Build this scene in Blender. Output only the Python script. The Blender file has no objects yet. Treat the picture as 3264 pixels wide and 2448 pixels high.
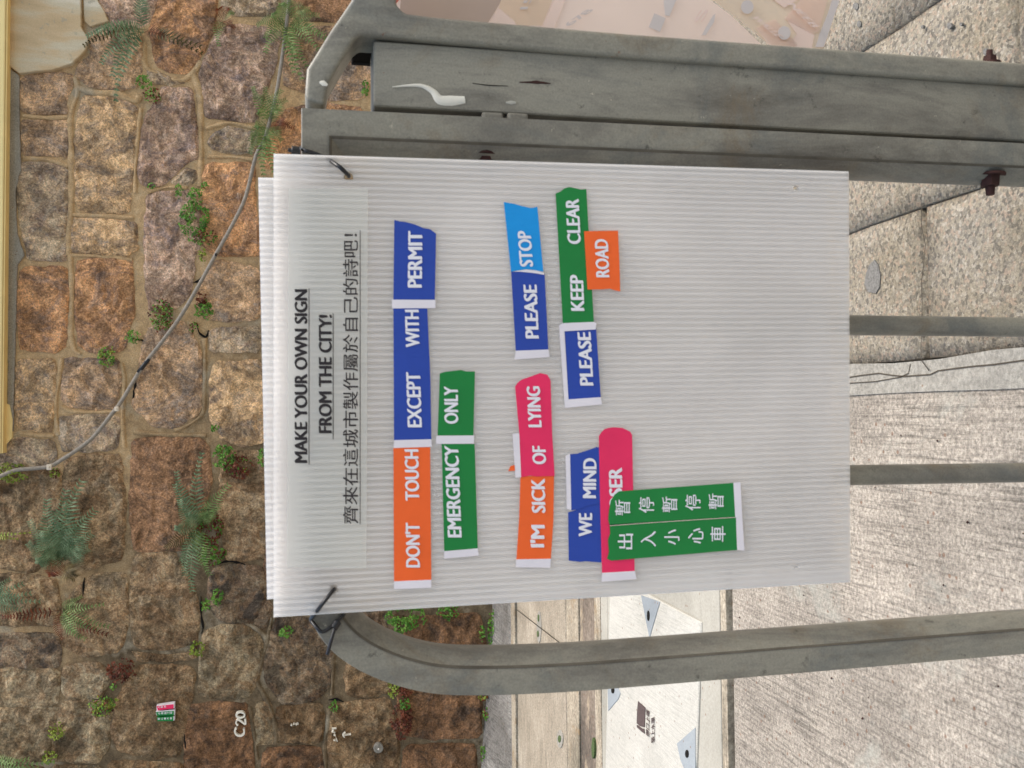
import bpy, bmesh, math, random
import numpy as np
from mathutils import Vector, Matrix, noise as mn
from mathutils.geometry import delaunay_2d_cdt

S = bpy.context.scene
COL = S.collection
rnd = random.Random(7)

# ------------------------------------------------------------------ camera
FPX, CAM_H = 3000.0, 1.12
PITCH, YAW = math.radians(11.8), math.radians(2.1)
Fv = Vector((math.sin(YAW)*math.cos(PITCH), math.cos(YAW)*math.cos(PITCH), -math.sin(PITCH)))
Rv = Vector((math.cos(YAW), -math.sin(YAW), 0))
Dv = Fv.cross(Rv)
Cp = Vector((0, 0, CAM_H))
cam = bpy.data.cameras.new('camera'); camo = bpy.data.objects.new('camera', cam); COL.objects.link(camo)
m = Matrix.Identity(4)
for i in range(3):
    m[i][0], m[i][1], m[i][2], m[i][3] = Dv[i], Rv[i], -Fv[i], Cp[i]
camo.matrix_world = m
cam.sensor_width = 36; cam.lens = 36*FPX/3264; cam.clip_start = .05; cam.clip_end = 300
cam.dof.use_dof = True; cam.dof.focus_distance = 5.0; cam.dof.aperture_fstop = 20
S.camera = camo

# ------------------------------------------------------------------ world + sun
w = bpy.data.worlds.new('World'); S.world = w; w.use_nodes = True
nt = w.node_tree
sky = nt.nodes.new('ShaderNodeTexSky'); sky.sky_type = 'NISHITA'; sky.sun_disc = False
SUN_EL, SUN_ROT = math.radians(62), math.radians(92)
sky.sun_elevation = SUN_EL; sky.sun_rotation = SUN_ROT; sky.dust_density = 4; sky.air_density = 1.6; sky.ozone_density = .6
bg = nt.nodes['Background']; bg.inputs[1].default_value = .15
nt.links.new(sky.outputs[0], bg.inputs[0])
sl = bpy.data.lights.new('sun', 'SUN'); sl.energy = 2.3; sl.angle = math.radians(34); sl.color = (1, .965, .91)
so = bpy.data.objects.new('sun', sl); COL.objects.link(so)
sd = Vector((math.sin(SUN_ROT)*math.cos(SUN_EL), math.cos(SUN_ROT)*math.cos(SUN_EL), math.sin(SUN_EL)))
so.rotation_euler = sd.to_track_quat('Z', 'Y').to_euler()
S.view_settings.view_transform = 'Standard'; S.view_settings.look = 'None'
S.view_settings.exposure = .56; S.view_settings.gamma = 1; S.view_settings.use_curve_mapping = False

# ------------------------------------------------------------------ survey helpers: photo measurement -> real place
def ray(x, y): return Fv*FPX + Rv*(1224-y) + Dv*(x-1632)
def W(x, y, Y):
    v = ray(x, y); return Cp + v*(Y/v.y)
def G(x, y, z=0.0):
    v = ray(x, y); return Cp + v*((z-CAM_H)/v.z)

# ------------------------------------------------------------------ material helpers
def lin(c):
    return tuple((v/255/12.92 if v/255 <= .04045 else ((v/255+.055)/1.055)**2.4) for v in c) + (1,)
class NT:
    def __init__(s, name):
        s.m = bpy.data.materials.new(name); s.m.use_nodes = True; s.t = s.m.node_tree; s.n = s.t.nodes
        s.b = s.n['Principled BSDF']; s.out = s.n['Material Output']
        s.tc = s.n.new('ShaderNodeTexCoord').outputs['Object']
    def L(s, a, b): s.t.links.new(a, b)
    def map(s, scale=(1,1,1), rot=(0,0,0), rand=False):
        mp = s.n.new('ShaderNodeMapping'); mp.inputs['Scale'].default_value = scale; mp.inputs['Rotation'].default_value = rot
        s.L(s.tc, mp.inputs[0])
        if rand:
            oi = s.n.new('ShaderNodeObjectInfo'); ml = s.n.new('ShaderNodeVectorMath'); ml.operation = 'SCALE'
            ml.inputs[0].default_value = (31, 17, 23); s.L(oi.outputs['Random'], ml.inputs['Scale']); s.L(ml.outputs[0], mp.inputs['Location'])
        return mp.outputs[0]
    def noise(s, v, scale, detail=6, rough=.55, dist=0):
        n = s.n.new('ShaderNodeTexNoise'); n.inputs['Scale'].default_value = scale; n.inputs['Detail'].default_value = detail
        n.inputs['Roughness'].default_value = rough; n.inputs['Distortion'].default_value = dist; s.L(v, n.inputs['Vector']); return n.outputs[0]
    def vor(s, v, scale, feat='F1', out=0):
        n = s.n.new('ShaderNodeTexVoronoi'); n.feature = feat; n.inputs['Scale'].default_value = scale; s.L(v, n.inputs['Vector']); return n.outputs[out]
    def ramp(s, f, stops, mode='LINEAR'):
        r = s.n.new('ShaderNodeValToRGB'); r.color_ramp.interpolation = mode
        e = r.color_ramp.elements
        while len(e) < len(stops): e.new(.5)
        for el, (p, c) in zip(e, stops):
            el.position = p; el.color = c if len(c) == 4 else lin(c)
        s.L(f, r.inputs[0]); return r.outputs[0]
    def grey(s, f, p0, p1, v0=0., v1=1.): return s.ramp(f, [(p0, (v0,)*3+(1,)), (p1, (v1,)*3+(1,))])
    def mix(s, f, a, b, mode='MIX'):
        x = s.n.new('ShaderNodeMix'); x.data_type = 'RGBA'; x.blend_type = mode
        for k, v in ((0, f), (6, a), (7, b)):
            if hasattr(v, 'is_output'): s.L(v, x.inputs[k])
            else: x.inputs[k].default_value = v
        return x.outputs[2]
    def math(s, op, a, b=0.):
        x = s.n.new('ShaderNodeMath'); x.operation = op
        for k, v in ((0, a), (1, b)):
            if hasattr(v, 'is_output'): s.L(v, x.inputs[k])
            else: x.inputs[k].default_value = v
        return x.outputs[0]
    def bump(s, h, strength=.5, dist=.01, prev=None):
        b = s.n.new('ShaderNodeBump'); b.inputs['Strength'].default_value = strength; b.inputs['Distance'].default_value = dist
        s.L(h, b.inputs['Height'])
        if prev is not None: s.L(prev, b.inputs['Normal'])
        s.L(b.outputs[0], s.b.inputs['Normal']); return b.outputs[0]
    def fin(s, col, rough=.85, spec=.3):
        if hasattr(col, 'is_output'): s.L(col, s.b.inputs['Base Color'])
        else: s.b.inputs['Base Color'].default_value = col
        if hasattr(rough, 'is_output'): s.L(rough, s.b.inputs['Roughness'])
        else: s.b.inputs['Roughness'].default_value = rough
        s.b.inputs['Specular IOR Level'].default_value = spec
        return s.m

STONE_K = 1.19
def stone_mat(name, dark, mid, light, spot, lich=.62):
    dark, mid, light, spot = [tuple(min(245, v*STONE_K) for v in c_) for c_ in (dark, mid, light, spot)]
    s = NT(name); v = s.map(); va = s.map((1.6, 1, 1.0), (0, .35, 0), False); vr = s.map((1, 1, 1), (0, 0, 0), True)
    n1 = s.noise(va, 3.1, 12, .74, .9); n2 = s.noise(vr, 6.5, 12, .78, 1.0); n3 = s.noise(v, 92, 4, .8); n5 = s.noise(v, 36, 8, .85, .4)
    c = s.ramp(n1, [(.34, dark), (.42, spot), (.47, mid), (.52, light), (.57, mid), (.63, spot), (.70, light)])
    c2 = s.ramp(n2, [(.36, [k*.62 for k in dark]), (.44, spot), (.50, (170,128,88)), (.56, light), (.64, (150,134,116))])
    c = s.mix(.42, c, c2)
    c = s.mix(1, c, s.grey(s.noise(vr, 5.5, 9, .72, .8), .42, .58, .58, 1.26), 'MULTIPLY')
    sx = s.n.new('ShaderNodeSeparateXYZ'); s.L(s.tc, sx.inputs[0])
    damp = s.math('ADD', s.math('ADD', s.math('MULTIPLY', sx.outputs[0], -.45), s.math('MULTIPLY', sx.outputs[2], -.22)), s.math('MULTIPLY', s.noise(v, 1.8, 8, .7, .8), 1.3))
    c = s.mix(s.grey(damp, .62, 1.25, 0, .48), c, s.mix(1, c, lin((150, 138, 118)), 'MULTIPLY'))
    c = s.mix(1, c, s.grey(n3, .42, .59, .70, 1.32), 'MULTIPLY')
    c = s.mix(1, c, s.grey(n5, .40, .60, .72, 1.28), 'MULTIPLY')
    c = s.mix(s.grey(s.noise(v, 24, 9, .85, 1), lich, lich+.03, 0, .75), c, lin((226, 216, 196)))
    b = s.bump(s.noise(v, 16, 10, .75, .6), .8, .02)
    b = s.bump(n3, .8, .005, b)
    cr = s.noise(va, 4.5, 4, .6, 2.5)
    b = s.bump(s.grey(s.math('ABSOLUTE', s.math('SUBTRACT', cr, .5)), 0, .012, 0, 1), .4, .008, b)
    return s.fin(c, .9, .2)
SM = {
 't': stone_mat('tan_sandstone', (124,104,88), (164,136,110), (192,158,122), (138,124,112)),
 'y': stone_mat('buff_sandstone', (130,110,92), (174,146,114), (206,172,130), (136,122,108)),
 'o': stone_mat('orange_sandstone', (120,92,74), (172,126,90), (196,150,108), (134,112,98)),
 'g': stone_mat('grey_granite_stone', (114,102,92), (152,136,116), (178,158,130), (124,112,104)),
 'p': stone_mat('pinkish_volcanic_stone', (118,98,88), (160,132,114), (186,160,138), (132,116,110)),
 'b': stone_mat('dark_brown_stone', (84,72,58), (128,108,86), (152,132,104), (104,86,66), .64),
 'r': stone_mat('rust_red_stone', (88,66,52), (130,98,74), (154,118,90), (100,84,72), .64),
 'd': stone_mat('dark_grey_stone', (76,68,60), (112,100,86), (140,126,106), (88,78,70), .64),
 'm': stone_mat('weathered_grey_stone', (108,96,78), (144,130,106), (166,152,126), (118,102,82), .64),
}
def mortar_mat():
    s = NT('lime_mortar'); v = s.map()
    sx = s.n.new('ShaderNodeSeparateXYZ'); s.L(s.tc, sx.inputs[0])
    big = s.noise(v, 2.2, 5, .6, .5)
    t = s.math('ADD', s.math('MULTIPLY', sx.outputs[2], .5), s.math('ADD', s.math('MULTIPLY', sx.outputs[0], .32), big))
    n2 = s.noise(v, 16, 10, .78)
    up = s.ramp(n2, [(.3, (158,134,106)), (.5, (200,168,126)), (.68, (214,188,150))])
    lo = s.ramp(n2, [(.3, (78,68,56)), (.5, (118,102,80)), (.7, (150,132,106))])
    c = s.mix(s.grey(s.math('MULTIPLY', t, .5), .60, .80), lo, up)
    c = s.mix(s.grey(s.noise(v, 4, 4, .6), .55, .65, 0, .7), c, lin((172,162,142)))
    c = s.mix(1, c, s.grey(s.noise(v, 150, 3, .7), .3, .7, .7, 1.22), 'MULTIPLY')
    b = s.bump(s.noise(v, 30, 8, .7), .8, .012); s.bump(s.noise(v, 160, 3, .6), .5, .003, b)
    return s.fin(c, .95, .15)
def concrete(name, a, b_, c_, brush=None, speck=(.6, 1.25), grain=170, bumpd=.003, stain=None, bd=.6):
    s = NT(name); v = s.map()
    c = s.ramp(s.noise(v, 2.3, 8, .65, .6), [(.32, a), (.5, b_), (.68, c_)])
    g = s.noise(v, grain, 4, .75)
    c = s.mix(1, c, s.grey(g, .36, .64, *speck), 'MULTIPLY')
    c = s.mix(1, c, s.grey(s.noise(v, grain*.35, 4, .7), .35, .65, 1-(1-speck[0])*.4, 1+(speck[1]-1)*.4), 'MULTIPLY')
    pr = None
    if brush:
        vb = s.map(brush); h = s.noise(vb, 1, 6, .72, .15); mk = s.grey(s.noise(v, 3, 3, .5), .35, .6, .45, 1)
        dk = s.grey(h, .41, .52, bd, 1.06)
        c = s.mix(mk, c, s.mix(1, c, dk, 'MULTIPLY'))
        pr = s.bump(h, .8, .004)
    if stain: c = s.mix(s.grey(s.noise(v, stain[1], 7, .7, .5), .56, .66, 0, .85), c, lin(stain[0]))
    # small chipped aggregate
    vo = s.vor(v, 55, 'F1', 0); col = s.vor(v, 55, 'F1', 1)
    sp = s.n.new('ShaderNodeSeparateXYZ'); s.L(col, sp.inputs[0])
    sel = s.math('MULTIPLY', s.grey(vo, .18, .25, 1, 0), s.grey(sp.outputs[0], .86, .88, 0, .65))
    c = s.mix(sel, c, lin((120,86,66)))
    s.bump(g, .7, bumpd, pr)
    return s.fin(c, .92, .2)
M = {}
M['mortar'] = mortar_mat()
M['brushed'] = concrete('brushed_concrete', (141,133,123), (166,157,145), (184,174,161), (130, 5, 20), (.54, 1.32), 135, .006, ((168,168,158), 2.0), .60)
M['fillet'] = concrete('grey_concrete_fillet', (112,108,102), (142,138,132), (168,164,156), (120, 6, 20), (.6, 1.25), 90)
M['slab'] = concrete('tan_cast_slab', (146,136,121), (169,158,141), (186,175,158), (5, 120, 20), (.6, 1.2), 120, .002)
M['slab2'] = concrete('pale_worn_slab', (140,131,115), (176,164,145), (196,186,168), (5, 120, 20), (.6, 1.2), 90, .003, ((142,120,92), 6))
M['darkstrip'] = concrete('dark_worn_stone', (92,84,76), (126,114,102), (146,134,120), None, (.65, 1.2), 60, .003, ((176,160,136), 4.5))
M['smooth'] = concrete('smooth_grey_mortar', (146,143,133), (162,158,147), (173,169,158), None, (.88, 1.08), 140, .001)
M['white'] = concrete('pale_brushed_panel', (176,173,164), (188,185,176), (197,194,185), (260, 9, 20), (.86, 1.08), 220, .002, None, .84)
M['pocket'] = concrete('blue_grey_grout', (128,134,138), (146,152,156), (156,162,164), None, (.92, 1.06), 200, .001)
M['graymortar'] = concrete('cracked_grey_mortar', (132,128,120), (154,150,141), (168,164,154), None, (.72, 1.16), 130, .004)
def granite():
    s = NT('speckled_granite'); v = s.map()
    vo = s.vor(v, 170, 'F1', 1); sp = s.n.new('ShaderNodeSeparateXYZ'); s.L(vo, sp.inputs[0])
    c = s.ramp(sp.outputs[0], [(0, (92,90,88)), (.16, (140,136,128)), (.30, (176,168,150)), (.52, (190,182,166)), (.68, (198,176,158)), (.80, (210,204,192)), (.92, (160,154,142))], 'CONSTANT')
    c = s.mix(.42, c, lin((180,172,158)))
    big = s.noise(v, 3, 6, .6, .4); c = s.mix(1, c, s.ramp(big, [(.34, (190,184,172)), (.5, (210,207,202)), (.66, (206,206,206))]), 'MULTIPLY')
    g2 = s.noise(v, 95, 4, .8)
    c = s.mix(s.grey(g2, .57, .66, 0, .75), c, lin((122,116,106)))
    c = s.mix(1, c, s.grey(s.noise(v, 240, 3, .7), .35, .65, .72, 1.18), 'MULTIPLY')
    vo2 = s.vor(v, 62); col = s.vor(v, 62, 'F1', 1); sp2 = s.n.new('ShaderNodeSeparateXYZ'); s.L(col, sp2.inputs[0])
    sel = s.math('MULTIPLY', s.grey(vo2, .14, .30, 1, 0), s.grey(sp2.outputs[0], .80, .82, 0, .7))
    c = s.mix(sel, c, lin((88,86,86)))
    b = s.bump(s.noise(v, 26, 6, .7), .6, .008); s.bump(s.noise(v, 130, 4, .8), .8, .004, b)
    return s.fin(c, .88, .25)
M['granite'] = granite()
def plain(name, col, rough=.5, spec=.4, var=.12, sc=30):
    s = NT(name); v = s.map(); n = s.noise(v, sc, 5, .6)
    c = s.mix(1, lin(col), s.grey(n, .3, .7, 1-var, 1+var), 'MULTIPLY')
    return s.fin(c, rough, spec)
def steel():
    s = NT('grey_green_painted_steel'); v = s.map(); vz = s.map((1, 1, .3))
    c = s.ramp(s.noise(vz, 11, 10, .72, .5), [(.32, (92,88,80)), (.44, (121,117,107)), (.54, (141,137,124)), (.68, (117,115,107))])
    c = s.mix(s.grey(s.noise(v, 7, 7, .75, 1), .54, .68, 0, .6), c, lin((118,102,80)))
    c = s.mix(s.grey(s.noise(v, 5, 5, .7, .5), .36, .48, .5, 0), c, lin((92,98,98)))
    c = s.mix(s.grey(s.noise(v, 30, 7, .8), .60, .68, 0, .7), c, lin((60,58,52)))
    c = s.mix(s.grey(s.noise(v, 62, 5, .75), .67, .70, 0, .8), c, lin((176,168,150)))
    c = s.mix(s.grey(s.noise(v, 48, 5, .7, .4), .70, .74, 0, .8), c, lin((122,74,44)))
    c = s.mix(1, c, s.grey(s.noise(v, 420, 2, .6), .3, .7, .86, 1.12), 'MULTIPLY')
    b = s.bump(s.noise(v, 45, 7, .7), .35, .0015); s.bump(s.noise(v, 500, 2, .5), .2, .0003, b)
    return s.fin(c, s.grey(s.noise(v, 20, 6), .3, .7, .3, .6), .5)
M['steel'] = steel()
M['rust'] = plain('rusty_bolt_iron', (58,34,30), .8, .3, .4, 90)
M['black'] = plain('black_nylon', (26,26,30), .35, .5, .1)
M['dark'] = plain('dark_recess', (30,28,26), .9, .1)
M['spot'] = plain('dull_white_spot', (172,170,160), .7, .2)
M['crackm'] = plain('dark_crack', (74,68,60), .9, .1)
M['smear'] = plain('dried_white_paint', (222,218,206), .6, .3, .06, 60)
M['yellow'] = plain('yellow_wall_paint', (240,218,158), .8, .2, .04, 6)
M['yellow_shade'] = plain('shaded_yellow_paint', (236,206,140), .85, .2, .08, 6)  # deeper copy of the coping yellow, paints the shade on its underside
M['cable'] = plain('weathered_grey_cable', (146,138,128), .85, .2, .25, 60)
M['clip'] = plain('pale_plastic_clip', (212,200,182), .6, .3, .1)
M['chalk'] = plain('white_wall_paint_marks', (226,220,206), .9, .1, .12, 90)
def plaster():
    s = NT('smooth_lime_plaster'); v = s.map(); vs = s.map((7, 1, 1.6))
    c = s.ramp(s.noise(vs, 1, 5, .55, .3), [(.33, (188,164,130)), (.46, (204,180,144)), (.58, (206,194,168)), (.70, (222,212,192))])
    c = s.mix(s.grey(s.noise(v, 16, 4, .6), .62, .66, 0, .6), c, lin((168,160,142)))
    c = s.mix(1, c, s.grey(s.noise(v, 130, 3, .6), .3, .7, .9, 1.06), 'MULTIPLY')
    s.bump(s.noise(v, 20, 5, .6), .3, .004); return s.fin(c, .9, .2)
M['plaster'] = plaster()
def leafm(name, a, b_, c_):
    s = NT(name); v = s.map(); n = s.noise(v, 28, 4, .6)
    c = s.ramp(n, [(.35, a), (.5, b_), (.65, c_)]); s.L(c, s.b.inputs['Base Color'])
    tr = s.n.new('ShaderNodeBsdfTranslucent'); s.L(c, tr.inputs[0]); mx = s.n.new('ShaderNodeMixShader'); mx.inputs[0].default_value = .3
    s.L(s.b.outputs[0], mx.inputs[1]); s.L(tr.outputs[0], mx.inputs[2]); s.L(mx.outputs[0], s.out.inputs[0])
    return s.fin(c, .55, .35)
M['maiden'] = leafm('bright_green_leaflets', (62,104,34), (96,146,52), (132,176,74))
M['maideny'] = leafm('yellow_green_leaflets', (100,124,36), (138,154,54), (168,178,84))
M['fern'] = leafm('blue_green_fern', (84,108,76), (116,140,104), (150,170,134))
M['ferng'] = leafm('mid_green_fern', (84,108,60), (120,146,84), (152,172,112))
M['deadf'] = leafm('dry_rusty_fern', (74,38,26), (112,58,38), (142,78,50))
M['brownf'] = leafm('dry_olive_fern', (60,52,30), (88,78,42), (116,104,58))
def polycarb(name, col, tint=.62, clear=.12):
    # corrugated plastic: milky, lets scattered light through
    s = NT(name); n = s.n; v = s.map()
    c = s.mix(1, lin(col), s.grey(s.noise(v, 6, 4, .5), .3, .7, .97, 1.03), 'MULTIPLY')
    s.fin(c, .28, .5)
    tr = n.new('ShaderNodeBsdfTranslucent'); s.L(c, tr.inputs[0])
    tp = n.new('ShaderNodeBsdfTransparent'); tp.inputs[0].default_value = (.97, .97, .97, 1)
    m1 = n.new('ShaderNodeMixShader'); m1.inputs[0].default_value = tint
    m2 = n.new('ShaderNodeMixShader'); m2.inputs[0].default_value = clear
    s.L(s.b.outputs[0], m1.inputs[1]); s.L(tr.outputs[0], m1.inputs[2]); s.L(m1.outputs[0], m2.inputs[1]); s.L(tp.outputs[0], m2.inputs[2]); s.L(m2.outputs[0], s.out.inputs[0])
    return s.m
M['pc'] = polycarb('milky_corrugated_plastic', (254,252,250), .78, .36)
M['pcrib'] = polycarb('milky_plastic_rib', (250,248,246), .5, .0)
def film(name, col, a):
    s = NT(name); s.fin(lin(col), .45, .3); s.b.inputs['Alpha'].default_value = a; return s.m
M['film'] = film('clear_sticker_film', (244,246,238), .16)
def tape(name, col):
    s = NT(name); s.bump(s.noise(s.map((1, 1, .4)), 45, 4, .6, .8), .35, .0012); s.fin(s.mix(1, lin(col), s.grey(s.noise(s.map(), 18, 4, .6), .3, .7, .95, 1.05), 'MULTIPLY'), .42, .35); return s.m
M['orange'] = tape('orange_vinyl', (246,104,44)); M['blue'] = tape('royal_blue_vinyl', (40,72,166)); M['green'] = tape('green_vinyl', (22,128,60))
M['lblue'] = tape('sky_blue_vinyl', (16,150,226)); M['pink'] = tape('hot_pink_vinyl', (236,46,98)); M['wtape'] = tape('white_vinyl', (232,226,232))
M['ink'] = plain('dark_grey_print', (54,50,52), .6, .2, .05); M['wink'] = plain('white_print', (236,234,240), .5, .3, .02)
M['logo'] = plain('dark_brown_stencil_paint', (84,72,70), .8, .2, .25, 160)
M['peach'] = polycarb('peach_translucent_sheet', (252,238,228), .6); M['cream'] = polycarb('cream_translucent_sheet', (246,232,214), .5)
M['taupe'] = plain('taupe_tape', (188,166,152), .6, .2, .05, 8); M['redt'] = plain('coral_red_tape', (200,104,88), .6)
M['peach2'] = plain('deep_peach_tape', (238,212,198), .6, .2, .04, 8); M['bluish'] = plain('pale_blue_grey_tape', (214,204,200), .6, .2, .05, 8); M['pale'] = plain('pale_pinkish_print', (236,214,204), .6, .2, .03)

# ------------------------------------------------------------------ object helpers
def prop(o, label=None, cat=None, group=None, kind=None):
    for k, v in (('label', label), ('category', cat), ('group', group), ('kind', kind)):
        if v: o[k] = v
    return o
def link(name, me, parent=None):
    o = bpy.data.objects.new(name, me); COL.objects.link(o)
    if parent is not None:
        o.parent = parent; o.matrix_parent_inverse = parent.matrix_world.inverted() if parent.type != 'EMPTY' else Matrix.Translation(-parent.location)
    return o
def empty(name, loc, label, cat, group=None, kind=None):
    o = bpy.data.objects.new(name, None); o.location = loc; o.empty_display_size = .1; COL.objects.link(o)
    return prop(o, label, cat, group, kind)
def mesh(name, verts, faces, mat, parent=None, smooth=False):
    me = bpy.data.meshes.new(name); me.from_pydata([tuple(v) for v in verts], [], faces); me.materials.append(mat)
    if smooth: me.polygons.foreach_set('use_smooth', [True]*len(me.polygons))
    me.update(); return link(name, me, parent)
def from_bm(name, bm, mat, parent=None, smooth=False):
    me = bpy.data.meshes.new(name); bm.normal_update(); bm.to_mesh(me); bm.free(); me.materials.append(mat)
    if smooth: me.polygons.foreach_set('use_smooth', [True]*len(me.polygons))
    return link(name, me, parent)
def bevel(bm, w, seg=2, ang=30):
    es = [e for e in bm.edges if len(e.link_faces) == 2 and e.calc_face_angle(0) > math.radians(ang)]
    bmesh.ops.bevel(bm, geom=es, offset=w, segments=seg, profile=.6, affect='EDGES', clamp_overlap=True)
def prism(name, pts, thick, mat, parent=None, bev=0, seg=2, smooth=False):
    """pts: front outline (world), extruded along +thick vector"""
    bm = bmesh.new(); a = [bm.verts.new(p) for p in pts]; b = [bm.verts.new(Vector(p)+thick) for p in pts]
    bm.faces.new(a); bm.faces.new(b[::-1]); n = len(a)
    for i in range(n): bm.faces.new((a[i], b[i], b[(i+1) % n], a[(i+1) % n]))
    bmesh.ops.recalc_face_normals(bm, faces=bm.faces)
    if bev: bevel(bm, bev, seg)
    return from_bm(name, bm, mat, parent, smooth)
def tube_geo(pts, r, n=8):
    """returns verts, faces for a tube along pts; r scalar or list"""
    V, Fc = [], []
    P = [Vector(p) for p in pts]; up = Vector((0, -1, 0.02)).normalized()
    for i, p in enumerate(P):
        t = (P[min(i+1, len(P)-1)]-P[max(i-1, 0)]).normalized()
        a = t.cross(up)
        if a.length < 1e-3: a = t.cross(Vector((1, 0, 0)))
        a.normalize(); b = t.cross(a); rr = r[i] if hasattr(r, '__len__') else r
        for k in range(n):
            th = 2*math.pi*k/n; V.append(p + (a*math.cos(th)+b*math.sin(th))*rr)
    for i in range(len(P)-1):
        for k in range(n): Fc.append((i*n+k, i*n+(k+1) % n, (i+1)*n+(k+1) % n, (i+1)*n+k))
    Fc.append(tuple(range(n))); Fc.append(tuple((len(P)-1)*n+k for k in range(n)))
    return V, Fc
def tube(name, pts, r, mat, parent=None, n=8):
    V, Fc = tube_geo(pts, r, n); return mesh(name, V, Fc, mat, parent, True)
def smoothpath(pts, sub=5):
    out = []; P = [Vector(p) for p in pts]
    for i in range(len(P)-1):
        p0, p1, p2, p3 = P[max(i-1, 0)], P[i], P[i+1], P[min(i+2, len(P)-1)]
        for k in range(sub):
            t = k/sub
            out.append(.5*((2*p1)+(p2-p0)*t+(2*p0-5*p1+4*p2-p3)*t*t+(3*p1-p0-3*p2+p3)*t**3))
    out.append(P[-1]); return out

# ------------------------------------------------------------------ stone retaining wall
WY = 5.9
wall = empty('stone_wall', (0.3, WY, 0), 'old rough stone retaining wall with tan mortar joints, ferns and a yellow coping', 'wall')
# mortar bed
nx, nz = 240, 96; X0, X1, Z0, Z1 = -3.9, 4.6, -.15, 2.95
V = []; Fc = []
for j in range(nz+1):
    for i in range(nx+1):
        x = X0+(X1-X0)*i/nx; z = Z0+(Z1-Z0)*j/nz
        V.append((x, WY-.012+.004*mn.fractal((x*5, z*5, 3.1), 1, 2, 4)+.002*mn.fractal((x*30, z*30, 1), 1, 2, 3), z))
for j in range(nz):
    for i in range(nx): a = j*(nx+1)+i; Fc.append((a, a+1, a+nx+2, a+nx+1))
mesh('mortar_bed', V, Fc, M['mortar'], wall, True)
def inside(p, poly):
    c = False; n = len(poly)
    for i in range(n):
        (x1, y1), (x2, y2) = poly[i], poly[i-1]
        if (y1 > p[1]) != (y2 > p[1]) and p[0] < (x2-x1)*(p[1]-y1)/(y2-y1)+x1: c = not c
    return c
TAKEN = []
def stone(pts, code, unit='q', proud=None):
    k = 2.011 if unit == 'q' else 1.0
    P = [W(x/k, y/k, WY) for x, y in pts]
    P = [(p.x, p.z) for p in P]
    TAKEN.append(P); build_stone(P, code, proud)
def build_stone(P, code, proud=None):
    for _ in range(1):   # chaikin corner softening
        Q = []
        for i in range(len(P)):
            a, b = P[i], P[(i+1) % len(P)]
            Q += [(a[0]*.9+b[0]*.1, a[1]*.9+b[1]*.1), (a[0]*.1+b[0]*.9, a[1]*.1+b[1]*.9)]
        P = Q
    R = []
    for i in range(len(P)):
        a, b = P[i], P[(i+1) % len(P)]; L = math.hypot(b[0]-a[0], b[1]-a[1]); n = max(1, int(L/.022))
        R += [(a[0]+(b[0]-a[0])*t/n, a[1]+(b[1]-a[1])*t/n) for t in range(n)]
    cx = sum(p[0] for p in R)/len(R); cz = sum(p[1] for p in R)/len(R)
    ex = .014 if (cx < -.55 or code in 'bdmr') else .006
    R = [(x+(x-cx)/max(.05, math.hypot(x-cx, z-cz))*ex, z+(z-cz)/max(.05, math.hypot(x-cx, z-cz))*ex) for x, z in R]
    sd_ = rnd.random()*40; pr = proud if proud is not None else rnd.uniform(.004, .013)
    R = [(x+.010*mn.fractal((x*20, z*20, sd_), 1, 2, 3), z+.010*mn.fractal((x*20, z*20, sd_+9), 1, 2, 3)) for x, z in R]
    xs = [p[0] for p in R]; zs = [p[1] for p in R]; pts = []; g = .023
    for a_ in np.arange(min(xs), max(xs), g):
        for b_ in np.arange(min(zs), max(zs), g):
            q = (a_+rnd.uniform(-.3, .3)*g, b_+rnd.uniform(-.3, .3)*g)
            if inside(q, R): pts.append(q)
    RA = np.array(R); RB = np.roll(RA, -1, 0); D_ = RB-RA; L2 = (D_**2).sum(1)+1e-9
    def edge(q):
        t = np.clip(((q-RA)*D_).sum(1)/L2, 0, 1); return float(np.sqrt((((RA+D_*t[:, None])-q)**2).sum(1).min()))
    pts = [q for q in pts if edge(np.array(q)) > .007]; n = len(R)
    co, _, tris, *_r = delaunay_2d_cdt([Vector(q) for q in R+pts], [(k, (k+1) % n) for k in range(n)], [], 1, 1e-5)
    tx, tz = rnd.uniform(-.05, .05), rnd.uniform(-.07, .02); V = []
    for q in co:
        x, z = q; e = edge(np.array((x, z))); k = min(1, e/.014)
        h = 1-2*abs(mn.fractal((x*4.5, z*6, sd_), .8, 2.1, 5)); h2 = mn.fractal((x*14, z*17, sd_), .8, 2.1, 3)
        V.append((x, WY-max(.009+pr*k+k*(.013*(h-.45)+.009*h2)+.003*h2+.007, .0145+.005*k), z))
    Fc = [tuple(f) for f in tris]; b0 = len(V)
    if len(co) >= n:
        V += [(V[k][0], WY+.02, V[k][2]) for k in range(n)]
        Fc += [(k, (k+1) % n, b0+(k+1) % n, b0+k) for k in range(n)]
    mesh('stone', V, Fc, SM[code], wall, False)
Y2, Y3 = 1609, 3264
def s2(pts): return [(x, y+Y2) for x, y in pts]
def s3(pts): return [(x, y+Y3) for x, y in pts]
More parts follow.
